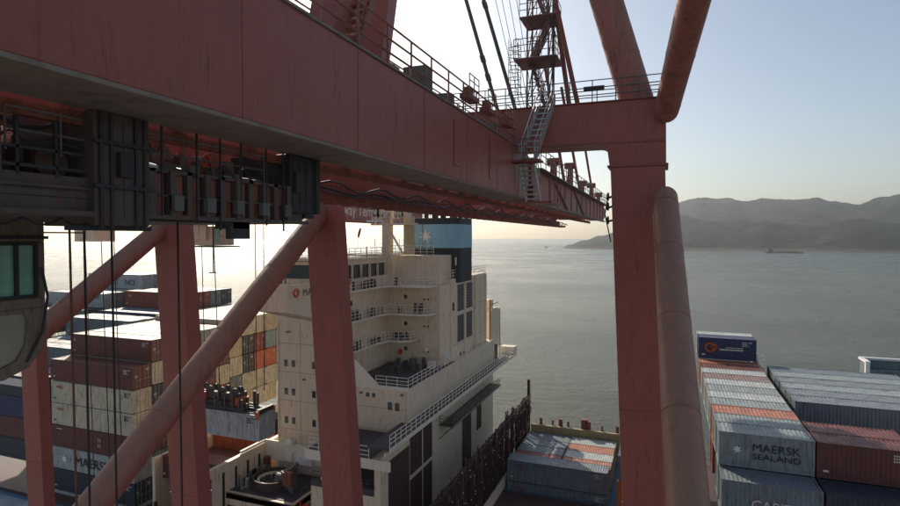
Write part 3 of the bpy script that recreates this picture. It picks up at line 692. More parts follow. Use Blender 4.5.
def proto(L):
    if L in _proto: return _proto[L]
    Wd = 2.44; t = {}
    hx, hy = L/2, Wd/2
    def mk(nm, b): 
        me = bpy.data.meshes.new('container_'+nm); me.from_pydata([tuple(v) for v in b.v], [], b.f); me.update(); return me
    b = MB()
    for sx in (-1,1):
        for sy in (-1,1):
            x = sx*(hx-.07); y = sy*(hy-.07); b.box(x-.07,x+.07,y-.07,y+.07,0,H)
            for z in (0,H-.12): b.box(sx*hx-(.17 if sx>0 else -.0), sx*hx+(.0 if sx>0 else .17), min(sy*(hy+.004),sy*(hy-.16)),max(sy*(hy+.004),sy*(hy-.16)), z-.004 if z==0 else z, z+.124)
    for sy in (-1,1):
        y = sy*(hy-.04); b.box(-hx+.14,hx-.14,y-.035,y+.035,.0,.15); b.box(-hx+.14,hx-.14,y-.035,y+.035,H-.09,H-.02)
    for sx in (-1,1):
        x = sx*(hx-.05); b.box(x-.045,x+.045,-hy+.14,hy-.14,0,.14); b.box(x-.045,x+.045,-hy+.14,hy-.14,H-.12,H-.015)
    t['frame'] = mk('frame', b)
    rw = random.Random(int(L*10)); ph = [rw.random()*6 for _ in range(6)]
    def wob(x, y): return math.sin(x*1.7+ph[0])*math.sin(y*2.1+ph[1])+.6*math.sin(x*3.9+ph[2])*math.cos(y*1.3+ph[3])
    pr = corrug(L-.26, H)
    for nm, sy in (('a',-1),('b',1)):
        b = MB(); n = len(pr)
        zs_ = [.14,.7,1.3,1.9,H-.08]; vs = [(x, sy*(hy-.03+d+(.018*wob(x,z) if 0 < k_ < 4 else 0)), z) for k_,z in enumerate(zs_) for (x,d) in pr]
        b.add(vs, [((r_*n+i,r_*n+i+1,r_*n+n+i+1,r_*n+n+i) if sy < 0 else (r_*n+i+1,r_*n+i,r_*n+n+i,r_*n+n+i+1)) for r_ in range(4) for i in range(n-1)]); t['side_'+nm] = mk('side', b)
    b = MB(); ys_ = [-hy+.06,-.7,0,.7,hy-.06]; n = len(pr); vs = [(x, y, H-.03+d*.5-(.02+.028*wob(x,y) if 0 < k_ < 4 else 0)) for k_,y in enumerate(ys_) for (x,d) in pr]
    b.add(vs, [(r_*n+i,r_*n+i+1,r_*n+n+i+1,r_*n+n+i) for r_ in range(4) for i in range(n-1)]); b.box(-hx+.1,hx-.1,-hy+.1,hy-.1,.05,.12); t['roof'] = mk('roof', b)
    b = MB(); pe = corrug(Wd-.26, H); n = len(pe)
    b.add([(-(hx-.03+d), y, z) for z in (.12,H-.1) for (y,d) in pe], [(i+1,i,n+i,n+i+1) for i in range(n-1)]); t['end'] = mk('end', b)
    for nm, sy in (('da',-1),('db',1)):
        b = MB(); y0,y1 = (-hy+.13,-.01) if sy < 0 else (.01,hy-.13)
        b.box(hx-.07,hx-.03,y0,y1,.13,H-.12)
        for z in (.55,1.15,1.75,2.3): b.box(hx-.03,hx-.015,y0+.06,y1-.06,z-.06,z)
        t['door_'+nm] = mk('door', b)
        b = MB()
        for f in (.3,.72):
            y = y0+(y1-y0)*f; b.tube((hx+.005,y,.10),(hx+.005,y,H-.08),.022,n=5)
            for z in (.2,.9,1.7,2.4): b.box(hx-.02,hx+.03,y-.05,y+.05,z,z+.07)
            b.box(hx+.01,hx+.035,y-.02,y+.3,1.02,1.07)
        b.box(hx-.012,hx-.005,y0+.12,y0+.5,1.3,1.6) if sy < 0 else b.box(hx-.012,hx-.005,y0+.5,y0+.95,1.9,2.2)
        t['gear_'+nm] = mk('lock_bar', b)
    b = MB()
    for r_ in range(3):
        for c_ in range((7,4,5)[r_]): b.box(hx-1.5+c_*.14+(.1 if c_ > 3 else 0),hx-1.41+c_*.14+(.1 if c_ > 3 else 0),-hy+.0,-hy+.012,2.12-r_*.2,2.24-r_*.2)
    b.box(-hx+.4,-hx+.75,-hy,-hy+.012,.45,.6)
    t['marks'] = mk('marking', b)
    _proto[L] = t; return t
N_CON = [0]
def container(xc, yn, ztop, L, colour, label, group, flip=False, texts=()):
    """yn = y of the near long side, ztop = top"""
    N_CON[0] += 1
    y = yn+1.22; z = ztop-H; m = CM[colour]; P = proto(L)
    jx = random.uniform(-.04,.04)
    o = thing('shipping_container', label, 'container', (xc+jx,y+random.uniform(-.015,.015),z), group)
    if flip: o.rotation_euler = (0,0,math.pi)
    def ch(nm, key, mm, par=o, label=None):
        me = P[key]
        c = bpy.data.objects.new(nm, me); C.objects.link(c); c.parent = par
        if not me.materials: me.materials.append(mm)
        c.material_slots[0].link = 'OBJECT'; c.material_slots[0].material = mm
        ORG[c.name] = ORG[o.name]; return c
    ch('frame','frame',m); ch('side_panel','side_a',m); ch('side_panel','side_b',m); ch('roof_panel','roof',m); ch('end_panel','end',m)
    if not any(t_[0] == 'txt' and t_[2] > .55 for t_ in texts): ch('lettering','marks',LETB if colour in ('cream','pale grey','white','silver','buff') else LETW)
    for q in ('da','db'):
        d = ch('door','door_'+q,m); ch('lock_bar','gear_'+q,GEAR,d)
    for t in texts:
        kind = t[0]
        if kind == 'txt':
            _, s_, size, dx, dz, mm = t[:6]; sx = t[6] if len(t) > 6 else 1
            yy = o.location.y-1.22-.048
            lettering(s_, size, (o.location.x-L/2+dx, yy, z+dz), '-y', mm, o, 0.0, sx)
        elif kind == 'star': star((o.location.x-L/2+t[1], o.location.y-1.22-.045, z+t[2]), t[3], '-y', t[4], o)
        elif kind == 'bar':
            k = MB(); k.box(o.location.x-L/2+t[1],o.location.x-L/2+t[1]+t[3], o.location.y-1.278,o.location.y-1.262, z+t[2],z+t[2]+t[4]); k.build('painted_mark', t[5], o)
        elif kind == 'ring':
            k = MB(); k.ring((o.location.x-L/2+t[1], o.location.y-1.27, z+t[2]), t[3], t[4], 'y', 20, 4); k.build('painted_mark', t[5], o)
    if flip:   # children were laid out unrotated: turn the lettering back
        for c in o.children:
            if c.name.startswith(('lettering','star','painted')):
                c.rotation_euler = (0,0,math.pi)
    return o
ORD = ['first','second','third','fourth','fifth','sixth','seventh','eighth','ninth','tenth','eleventh','twelfth','thirteenth','fourteenth','fifteenth','sixteenth']
TOPW = ['topmost','second from top','third from top','fourth from top','fifth from top','sixth from top','seventh from top']
PT = 2.68
def stack(place, group, xc, L, row, yn, ztop, cols, flip=False, texts={}):
    for i, c in enumerate(cols):
        lab = f"{c} container, {TOPW[i]}, {ORD[row]} row out from the quay, {place}"
        container(xc, yn, ztop-i*PT, L, c, lab, group, flip, texts.get(i, ()))
# bay A, its doors facing the open hold before the bridge
LA = 13.7; XA = -63.0
A = {0:(-14.7,['brown','cream','cream','brown','pale grey','navy blue','pale grey']),
 1:(-12.0,['brown','cream','navy blue','cream','brown','blue grey','cream']),
 2:(-12.0,['pale grey','rust red','brown','orange','blue grey']),
 3:(-12.0,['sea green','blue grey','cream','brown','cream']),
 4:(-12.0,['silver','orange','brown','navy blue','rust red']),
 5:(-12.0,['rust red','brown','cream','rust red','cream']),
 6:(-11.4,['cream','buff','cream','blue grey','brown']),
 7:(-11.4,['cream','navy blue','navy blue','cream','buff']),
 8:(-11.4,['cream','rust red','orange','cream','cream']),
 9:(-11.4,['buff','sea green','orange','cream','buff']),
 10:(-11.4,['cream','cream','cream','buff']),
 11:(-11.4,['cream','buff','cream']),
}
tA = {(0,1):[('txt','MSC',.5,1.0,1.75,LETR,1.3)],(0,2):[('txt','MSC',.5,1.0,1.75,LETR,1.3)],
 (0,3):[('txt','TS',.55,7.9,1.4,LETW),('txt','FS',.6,7.9,.75,LETW),('bar',.9,2.15,1.0,.1,LETW)],
 (0,4):[('star',2.2,1.25,.62,WHITE),('txt','MAERSK',1.55,4.0,.75,LETB,1.05)],(1,0):[('txt','K',.5,.6,1.7,LETW,1.4)]}
for k_,(zt,cs) in A.items():
    stack('beside the open hold', 'containers stacked forward of the open hold', XA, LA, k_, 46+2.52*k_, zt, cs, texts={i:tA[(k_,i)] for i in range(7) if (k_,i) in tA})
# bay B
XB = -78.6
B = {0:(-17.4,['navy blue','dark blue','brown','navy blue']),1:(-17.4,['pale grey','blue grey']),2:(-14.7,['blue grey','navy blue']),3:(-14.7,['dark blue','grey']),
 4:(-14.7,['pale grey','brown']),5:(-12.0,['blue grey','navy blue']),6:(-12.0,['sea green','blue grey']),7:(-11.6,['dark blue','navy blue']),8:(-11.6,['grey','blue grey']),
 9:(-8.9,['rust red','navy blue']),10:(-8.9,['rust red','blue grey']),11:(-8.9,['grey','navy blue']),12:(-8.9,['navy blue','silver'])}
tB = {(7,0):[('txt','M  C  L',1.5,3.6,.65,LETW)],(9,0):[('txt','OX',.5,.9,1.6,LETW),('bar',9,.7,1.2,.35,BROWN)],(0,0):[('bar',4.6,1.3,7.6,.95,LETW),('txt','L K W E',.9,5.0,1.42,LETR,1.6)]}
for k_,(zt,cs) in B.items():
    stack('second bay forward', 'containers in the second bay forward', XB, LA, k_, 46+2.52*k_, zt, cs, texts={i:tB[(k_,i)] for i in range(4) if (k_,i) in tB})
# bay C
XC = -94.2
Cc = {4:(-12,['blue grey']),5:(-12,['brown']),6:(-11.6,['silver']),7:(-11.6,['navy blue']),8:(-9.3,['pale grey']),9:(-9.3,['blue grey']),10:(-9.3,['pale grey','cream']),11:(-6.6,['pale grey','blue grey']),12:(-6.6,['silver','blue grey']),13:(-6.6,['cream','grey'])}
for k_,(zt,cs) in Cc.items():
    tx = {0:[('txt','NCI',1.4,1.0,.7,LETB),('txt','NCI',1.4,5.2,.7,LETB),('txt','NCI',1.4,9.4,.7,LETB)]} if k_ == 11 else {}
    stack('third bay forward', 'containers in the third bay forward', XC, LA, k_, 46+2.52*k_, zt, cs, texts=tx)
# loose tiers low in the open hold
for i in range(7):
    container(-47.2, 47+2.52*i, -26.2 if i%3 else -24.6, 12.19, ['brown','rust red','brown','orange','brown','rust red','navy blue'][i], f"{['brown','rust red','brown','orange','brown','rust red','navy blue'][i]} container down in the open hold, {ORD[i]} row out from the quay", 'containers low in the open hold')
# container on the spreader
container(-43.3, 44.4, -17.55, 12.19, 'pale grey', 'pale grey container hanging under the spreader above the open hold', 'lifted containers', texts=[('txt','MSC',.45,4.2,1.95,LETR,1.4)])

# stern bays
L20 = 6.3; XS2 = 7.1
def s2(row, zt, cs, tx={}): stack('narrow stern stack', 'containers in the narrow stern stack', XS2, L20, row, 44.4+2.52*row, zt, cs, flip=False, texts=tx)
s2(0,-17.4,['grey','blue grey','grey'],{0:[('txt','CAPITAL',.95,1.9,.75,LETW,1.0)]})
s2(1,-14.7,['silver','grey'],{0:[('star',1.25,1.35,.36,WHITE),('txt','MAERSK',.82,2.25,1.35,LETB,1.05),('txt','SEALAND',.62,2.25,.75,LETB,1.2)]})
s2(2,-14.7,['silver'])
s2(3,-14.7,['faded orange','rust red'],{0:[('txt','K',.8,.4,1.0,LETW)]}); s2(4,-14.7,['silver']); s2(5,-14.7,['pale grey']); s2(6,-14.7,['silver']); s2(7,-14.7,['pale grey'])
s2(8,-14.7,['mauve']); s2(9,-14.7,['pale grey']); s2(10,-14.7,['brown']); s2(11,-14.7,['faded orange'])
s2(12,-12.1,['dark blue'],{0:[('ring',1.3,1.4,.5,.10,ORANGE),('ring',1.75,1.5,.32,.07,ORANGE),('bar',2.3,1.15,2.6,.16,LETW),('bar',3.0,1.45,1.9,.08,LETW)]}); s2(13,-12.1,['pale grey']); 
def s3(row, yn, zt, cs, x, L, place, tx={}, flip=False): stack(place, 'containers in the wide stern bays', x, L, row, yn, zt, cs, flip, tx)
s3(1,46.9,-14.7,['brown','navy blue'],13.45,6.06,'beside marked container',{0:[('bar',5.2,.5,.12,1.7,LETW),('bar',5.5,.5,.08,1.6,LETW)]})
s3(2,49.4,-14.7,['brown'],13.45,6.06,'beside star marked container')
s3(1,46.9,-14.9,['rust red','navy blue'],19.95,6.06,'bottom corner stack')
s3(2,49.4,-14.9,['rust red'],19.95,6.06,'bottom corner stack')
s3(0,44.4,-17.4,['navy blue','blue grey'],13.45,6.06,'under the brown stack')
s3(3,52.2,-17.4,['blue grey'],13.45,6.06,'sunk before grey roofs'); s3(4,54.8,-17.4,['navy blue'],13.45,6.06,'sunk before grey roofs')
for i in range(6):
    s3(5+i,58.0+2.52*i,-14.7,['grey','blue grey'] if i < 2 else [['silver','grey','silver','blue grey'][i-2]],17.2,12.19,'among long grey roofs', {0:[('ring',1.9,.30,.42,.1,LETR),('ring',3.3,.30,.42,.1,LETW),('ring',4.6,.30,.42,.1,LETR)]} if i == 0 else {}, flip=False)
    s3(5+i,58.0+2.52*i,-14.7,[['grey','grey','silver','silver','grey','grey'][i]],29.9,12.19,'outermost grey roofs')
# open-top container at the far right
ot = thing('open_top_container', 'white rimmed open container with a dark inside, at the water edge', 'container', (27.2,76.0,-16.9))
k = MB(); x0,x1,y0,y1,z0,z1 = 21.2,33.2,74.9,77.4,-17.2,-14.0
k.box(x0,x1,y0,y0+.08,z0,z1-.7); k.box(x0,x1,y1-.08,y1,z0,z1); k.box(x0,x0+.08,y0,y1,z0,z1); k.box(x1-.08,x1,y0,y1,z0,z1); k.box(x0,x1,y0,y1,z0,z0+.1); k.build('body', CM['blue grey'], ot)
k = MB(); k.box(x0-.1,x0+.35,y0-.05,y1+.05,z1,z1+.2); k.box(x0,x1,y1-.3,y1+.1,z1+.003,z1+.25); k.box(x0-.1,x0+.3,y0-.06,y0+.3,z0,z1); k.build('rim', WHITE, ot)
# sunk rows by the water: stern hatch aft of the lashing bridge
XH = -12.1
for i,c in enumerate(['grey','blue grey','grey']):
    container(XH, 67.4, -27.7-i*PT, 12.19, c, f'{c} container with small red mark, {TOPW[i]}, near row of sunken stern hatch', 'containers on the stern hatch', texts=[('txt','MSC',.5,1.1,1.75,LETR,1.3)])
hl = ['rust red','blue grey','blue grey','grey','blue grey','blue grey']; hr = ['grey','faded orange','pale grey','faded orange','pale grey','pale grey']
for i in range(4):
    yn = 70.1+2.5*i
    container(XH-3.1, yn, -28.3, 6.06, hl[i], f'{hl[i]} short container, {ORD[i]} behind the near row, beside the lashing rack', 'short containers on the stern hatch')
    container(XH+3.1, yn, -28.3, 6.06, hr[i+1], f'{hr[i+1]} short container, {ORD[i]} behind the near row, beside the crane leg', 'short containers on the stern hatch')
for i in range(8):
    c = ['blue grey','navy blue','silver','grey','blue grey','silver','blue grey','grey'][i]
    container(-1.35, 60+2.52*i, -22.6, 6.06, c, f'{c} container, {ORD[i]} from the quay, half hidden by the crane leg', 'containers hidden behind the crane leg')
container(-1.35, 60, -22.6-PT, 6.06, 'orange', 'orange container low behind the crane leg and its tube', 'containers hidden behind the crane leg')

# ------------------------------------------------------------------ the ship
ship = thing('container_ship', 'large container ship with a cream accommodation tower and blue banded funnel', 'ship', (-25,64,ZW))
# hull shell: long box with a flared bow and an open hold
def hullshell():
    k = MB(); zs = (-50,-45,-38,-31.6)
    st = [(-175,.06),(-160,.35),(-140,.75),(-120,.95),(-100,1),(-53.6,1),(-40.6,1),(20,1),(38,1),(44,.93)]
    for (x,wf) in st:
        for z in zs:
            t = wf*(.82+.18*(z+50)/18.4) if wf < 1 or z < -44 else wf
            for sgn in (-1,1): k.v.append((x, 61.4+sgn*23.2*min(1,t), z))
    n = len(zs)*2
    for i in range(len(st)-1):
        for j in range(len(zs)-1):
            for s_ in (0,1):
                a = i*n+j*2+s_; q = (a,a+n,a+n+2,a+2); k.f.append(q if s_ == 0 else q[::-1])
        if i != 5:
            a = i*n+(len(zs)-1)*2; k.f.append((a,a+n,a+n+1,a+1))
    a = (len(st)-1)*n; k.f.append((a,a+1,a+3,a+2)); k.f.append((a+2,a+3,a+5,a+4)); k.f.append((a+4,a+5,a+7,a+6))
    for x in (-53.6,-40.6): k.box(x-.1,x+.1,44.6,84.4,-48,-31.6)
    k.box(-53.5,-40.7,44.6,84.4,-48,-47.8)
    return k
hullshell().build('hull', HULL, ship)
k = MB(); k.box(-100,-54,44.6,84.4,-31.598,-31.2); k.box(-22,40,44.6,66.5,-31.598,-31.3); k.box(-5,40,66.5,84,-31.598,-31.3); k.each('hatch_cover', BROWN, ship)
# coaming wall before the house (the cream wall with slots)
k = MB(); k.box(-53.4,-53.0,46,83.5,-31.6,-24.6)
k.box(-41.2,-40.7,38.6,62,-33,-22.5)
coam = k.build('hold_bulkhead', CREAM, ship)
k = MB()
for i in range(12):
    y = 39.6+i*1.75; k.box(-40.70,-40.64,y,y+.28,-27.2,-23.3)
k.box(-40.7,-40.64,47.3,48.0,-25.2,-24.6)
k.each('slot', DARK, coam)
k = MB()
for i in range(26):
    y = 39+i*.9; k.beam((-41.6,y,-30),(-41.6,y,-23.6 if i%3 else -22.9),.1)
    if i%2: k.beam((-41.7,y,-30),(-41.7,y+.6,-24),.05)
k.box(-42.2,-41.3,39,63,-24.2,-24.05)
for i in range(40):
    y = 39.6+i*.6; x = -42.4-random.random()*1.2; k.box(x,x+.2,y,y+.18,-25.5,-24.8+random.random()*.5)
k.each('lashing_rod', BROWN, coam)
# hold cell guides
k = MB()
for i in range(15):
    y = 46+i*2.52; 
    for x in (-53.0,-47.1,-41.4): k.beam((x,y,-46),(x,y,-29.5),.25)
for z in (-31,-35,-39): k.box(-47.2,-47.0,46,83,z,z+.3)
k.each('cell_guide', BROWN, ship)

# house: front block, aft block and stepped decks
XF, XM, XAF = -39.4, -31.0, -24.4
YP = 50.0
k = MB()
k.box(XF, XM, YP, 80, -31, -5.6)                                 # front block full height
k.box(XM, XAF, 60.3, 76, -15, -5.6)                              # aft block, set back
k.box(XM, -23.6, YP, 80, -19.4, -15.05)                          # terrace block under the dark deck
k.box(XM, XAF, YP+.6, 82, -31, -19.4)                            # lower block
k.box(-28.4, XAF-.02, 63.6, 78.2, -17.4, -5.05)                  # engine casing
house = k.build('accommodation_block', CREAM, ship, bevel=.04)
k = MB(); k.box(-38.6,-30.6,60.3,70,-5.6,-2.0); k.box(XM,-25.0,61.5,66,-5.6,-2.1); k.build('upper_house', CREAM, ship, bevel=.03)
# wheelhouse: windows on its aft face (+x) seen beside the leg
k = MB(); k.box(XF,XM-.3,YP+.4,80,-5.6,-4.4); k.box(XF,XM-.3,YP+.4,80,-2.9,-2.35); 
for y in (50.4,52.3,54.2,56.1,58,59.9,62,66,70,74,78,79.8): 
    k.box(XM-.5,XM-.3,y,y+.2,-4.4,-2.9); k.box(XF,XF+.2,y,y+.2,-4.4,-2.9)
k.box(XF-.2,XM-.1,YP+.2,80.2,-2.35,-2.2)
wh = k.build('wheelhouse', CREAM, ship)
k = MB(); k.box(XF+.3,XM-.55,YP+.55,79.8,-4.4,-2.9); k.build('window', GLASS, wh)
k = MB()
for z in (-8.3,-11.4,-14.5,-17.6,-20.7): k.box(XF,XM-.05,YP-.012,YP-.002,z,z+.035)
for x in (-36.4,-33.7): k.box(x,x+.03,YP-.012,YP-.002,-30,-9)
for z in (-17.2,): k.box(XM+.05,-23.65,YP-.012,YP-.002,z,z+.035)
for z in (-9.0,-13.4): k.box(XAF+.002,XAF+.014,63.7,78,z,z+.04)
k.each('plate_seam', UNDER, house)
k = MB()
for (x,y,z0,z1) in ((-39.2,YP-.1,-22,-9),(-31.4,YP-.1,-21,-12.2),(-24.0,YP-.1,-19,-15.3)): k.tube((x,y,z0),(x,y,z1),.06,n=6)
for (y,z0,z1) in ((68.6,-17.2,-5.4),(75.4,-17.2,-5.4)): k.tube((XAF+.14,y,z0),(XAF+.14,y,z1),.06,n=6)
k.each('drain_pipe', CREAM2, house)
k = MB()
for (x,z) in ((-38.0,-10.2),(-33.2,-10.4),(-29.0,-15.9),(-24.4,-15.7),(-36.0,-15.2)): k.box(x,x+.22,YP-.28,YP-.003,z,z+.16)
k.each('deck_lamp', GREYB, house)
k = MB(); rr = random.Random(8)
for i in range(14):
    x = -30+rr.random()*5.2; y = 56+rr.random()*3.6; h = .3+rr.random()*.9; k.box(x,x+.2+.3*rr.random(),y,y+.25+.3*rr.random(),-15,-15+h)
for i in range(10):
    y = 64.5+i*1.3; k.box(XAF+.02,XAF+.14,y,y+.18,-16.8+rr.random()*1.5,-15.2+rr.random()*.6)
for i in range(12):
    y = 52+i*2.6; k.box(-24.2,-23.8,y,y+.3,-18.4,-18.0+rr.random()*.8)
k.each('deck_fitting', GREYB, house)
# bridge wing
k = MB()
k.prism([(40.8,-6.6),(50,-8.9),(50,-4.2),(40.8,-4.2)],'x',XM-.25,XM)            # aft face with tapered bracket
k.prism([(40.8,-6.6),(50,-8.9),(50,-4.2),(40.8,-4.2)],'x',XM-3.4,XM-3.15)
k.box(XM-3.15,XM-.25,40.8,41.0,-6.6,-4.2); k.box(XM-3.15,XM-.25,41,50,-5.65,-5.5)
k.add([(XM-3.15,41,-6.55),(XM-.25,41,-6.55),(XM-.25,50,-8.8),(XM-3.15,50,-8.8)],[(3,2,1,0)])
wing = k.build('bridge_wing', CREAM, ship)
k = MB(); k.ring((XM+.06,42.0,-4.95),.33,.10,'x',20,8); k.build('lifebuoy', ORANGE, wing, smooth=True)
lettering('MAERSK LINE', .95, (XM+.01,43.0,-5.35), '+x', LETB, wing, .0, 1.0)
k = MB(); k.tube((XM-1.5,42.5,-4.2),(XM-1.5,42.5,-2.8),.08,n=8); k.box(XM-1.8,XM-1.2,42.2,42.8,-3.3,-2.9); k.box(XM-2.9,XM-1.9,41.4,42.6,-4.2,-3.85); k.tube((XM-3,43.8,-4.2),(XM-3,43.8,-2.2),.04,n=5); k.beam((XM-3.6,43.8,-2.2),(XM+1.2,43.8,-2.2),.07); k.build('signal_lamp', GREYB, wing)
# compass deck rails, antennas, mast
k = MB(); k.rail([(XF,YP+.3,-2.2),(XM-.2,YP+.3,-2.2),(XM-.2,60,-2.2)],1.1,1.2,.03); k.rail([(XM,60.3,-2.0),(-25.2,60.3,-2.0)],1.1,.8,.03); k.build('handrail', CREAM2, house)
for (x,y,h,r_) in ((-33.5,53.5,1.9,.32),(-35.5,52,1.4,.12),(-32.2,57,1.1,.1)):
    k = MB(); k.tube((x,y,-2.2),(x,y,-2.2+h),r_*.7,n=12); k.ball((x,y,-2.2+h),r_,12,8); k.each('radar_dome', GREYB, ship)
k = MB()
for i in range(14):
    x = -38+random.random()*12; y = 51+random.random()*9 if x < XM else 61.5+random.random()*2; k.tube((x,y,-2.2),(x,y,-2.2+.6+random.random()*1.8),.03,n=5)
k.each('whip_aerial', GREYB, ship)
mast = MB(); mast.box(-31.9,-30.9,60.2,61.2,-2,3.2); mast.box(-33.4,-27.5,60.1,61.0,1.55,1.8); mast.beam((-30.9,60.5,.8),(-29.3,60.5,-1.8),.18); mast.beam((-32.8,60.6,3.4),(-29.4,60.6,3.6),.12)
mast.box(-32.2,-30.6,60,61.4,2.4,2.55)
ms = mast.build('mast', CREAM, ship)
k = MB(); k.box(-29.4,-28.4,61.0,62,-2,2.6); k.build('mast_post', YEL, ms)
k = MB(); k.box(-33.8,-31.6,59.8,60.1,1.95,2.15); k.tube((-32.7,60,1.8),(-32.7,60,2.0),.1,n=8); k.box(-30,-28.2,60.8,61,2.9,3.1); k.each('radar_scanner', WHITE, ms)
k = MB()
for i in range(26):
    x = -33+random.random()*4.6; k.box(x,x+.1+.2*random.random(),60.1,60.7,2.2+random.random()*.4,2.7+random.random()*1.3)
k.rail([(-33.2,60.1,1.8),(-27.6,60.1,1.8)],.7,.6,.03); k.each('mast_fitting', CREAM, ms)
k = MB(); k.tube((-34.3,59,3.0),(-34.6,59,-2.2),.012,n=4); k.build('flag_halyard', GREYB, ms)
k = MB(); k.prism([(-34.6,.05),(-34.35,.1),(-34.2,.55),(-34.05,1.15),(-34.25,1.2),(-34.5,.7)],'y',59,59.03); k.build('flag', LETR, ms)

# funnel
FX0,FX1,FY0,FY1 = -31.0,-24.0,65.6,71.2
def fbox(x0,x1,y0,y1,z0,z1,r=.7,seg=4):
    poly = []
    for (cx,cy,a0) in ((x1-r,y1-r,0),(x0+r,y1-r,90),(x0+r,y0+r,180),(x1-r,y0+r,270)):
        for i in range(seg+1):
            a = R(a0+90*i/seg); poly.append((cx+r*math.cos(a), cy+r*math.sin(a)))
    return MB().prism(poly,'z',z0,z1)
fu = fbox(FX0,FX1,FY0,FY1,-5.6,2.55).build('funnel', BLACK, ship, bevel=.05)
fbox(FX0-.03,FX1+.03,FY0-.03,FY1+.03,-1.25,1.75,.73).build('blue_band', BLUE, fu)
star((-28.55,FY0-.04,.25),1.0,'-y',WHITE,fu,'star_emblem',7,.33)
for (x,y,r_,h) in ((-29,67,.3,1.0),(-27.6,66.6,.42,1.5),(-26.5,66.6,.36,1.6),(-25.2,67,.4,1.4),(-26,69,.5,1.5),(-24.9,68.6,.25,1.0)):
    k = MB(); k.tube((x,y,2.5),(x,y,2.55+h),r_,n=14); k.build('exhaust_pipe', BLACK, fu)
k = MB(); k.rail([(FX0+.2,FY0+.2,2.55),(FX1-.2,FY0+.2,2.55),(FX1-.2,FY1-.2,2.55)],.8,1,.03); k.tube((-28.9,FY0-.08,-5.5),(-28.9,FY0-.08,3.8),.03,n=5); k.build('funnel_rail', GREYB, fu)
k = MB(); k.box(-27.0,-26.5,FY0-.05,FY0,-2.9,-2.7); k.ball((-26.7,FY0-.03,-3.5),.14,8,6); k.box(-24.5,-24.3,FY0-.04,FY0,-3.4,-2.4); k.each('funnel_marks', WHITE, fu)
# stepped balcony decks on the port/aft side
def balcony(z, y_end, x_end, nm='balcony_deck'):
    k = MB()
    pts_ = [(XM-.02,YP+.1),(XM+.9,YP+.1),(XM+.9,55.5),(XM+1.4,57.6),(x_end-1.2,57.6),(x_end,58.4),(x_end,60.3),(XM-.02,60.3)]
    k.prism(pts_,'z',z-.16,z); o = k.build(nm, CREAM2, house)
    k = MB(); e = pts_[1:7]; k.rail([(p[0]-.06,p[1]+.06,z) for p in e],1.05,.8,.03); k.build('balcony_rail', CREAM2, o) if False else k.build('handrail', CREAM2, house)
    k = MB(); rr = random.Random(int(-z*10))
    for i in range(16):
        t = rr.random(); 
        x,y = (XM+.25+rr.random()*.4, YP+.6+t*7) if rr.random() < .6 else (XM+1.2+t*(x_end-XM-2), 58.2+rr.random()*1.4)
        k.box(x,x+.12+.2*rr.random(),y,y+.15+.3*rr.random(),z,z+.35+.75*rr.random())
    k.each('deck_fitting', DECK if z < -7 else BROWN, house)
balcony(-5.5,50,-24.8); balcony(-8.7,50,-24.8); balcony(-11.85,50,-27.2)
k = MB()
for z in (-5.5,-8.7,-11.85):
    for y in (52.5,55,57.5):
        k.box(XM,XM+.04,y,y+.7,z-2.6,z-.7)
    for x in (-29.6,-27.4): k.box(x,x+.6,60.26,60.3,z-2.6,z-.6)
k.each('weather_door', CREAM, house)
k = MB()
for z in (-7.2,-10.4,-13.4): k.box(XM+.002,XM+.03,51.2,51.7,z,z+.55); k.box(-29.0,-28.6,60.24,60.298,z,z+.45); k.ball((-26.4,60.28,z),.13,6,4); k.ball((-25.9,60.28,z),.13,6,4)
k.each('porthole', GLASS, house)
k = MB(); k.box(-29.7,-29.2,60.1,60.26,-13.9,-13.3); k.box(XM+.001,XM+.15,51.0,51.4,-4.9,-4.4); k.box(-27,-26.5,50.0-.12,50.0-.001,-17.2+7,-16.6+7) if False else None; k.each('fire_box', ORANGE, house)
# windows of the port wall
k = MB()
for z in (-13.9,-17.0,-20.1):
    for x in (-38.45,-37.5,-34.9): k.box(x,x+.45,YP-.03,YP+.0,z,z+.75)
k.box(-29.9,-29.45,YP-.03,YP,-17.2,-16.4); k.box(-28.4,-27.95,YP-.03,YP,-16.2,-15.75); k.box(-27.7,-27.3,YP-.03,YP,-16.2,-15.75); k.box(-25.9,-25.4,YP-.03,YP,-17.3,-16.5); k.box(-25.1,-24.6,YP-.03,YP,-17.3,-16.5)
k.each('window', GLASS, house)
for z in (-13.9,-17.0,-20.1):
    for x in (-38.45,-37.5,-34.9):
        k = MB(); k.box(x-.07,x+.52,YP-.015,YP-.002,z-.07,z+.82); k.build('window_frame', CREAM2, house)
for (x,z,w_,h_) in ((-29.9,-17.2,.45,.8),(-28.4,-16.2,.45,.45),(-27.7,-16.2,.4,.45),(-25.9,-17.3,.5,.8),(-25.1,-17.3,.5,.8)):
    k = MB(); k.box(x-.07,x+w_+.07,YP-.015,YP-.002,z-.07,z+h_+.07); k.build('window_frame', CREAM2, house)
k = MB()
for z in (-13.9,-17.0,-20.1):
    for x in (-38.45,-37.5,-34.9): k.box(x-.06,x+.51,YP-.045,YP-.032,z+.75,z+.83)
k.each('window_hood', CREAM2, house)
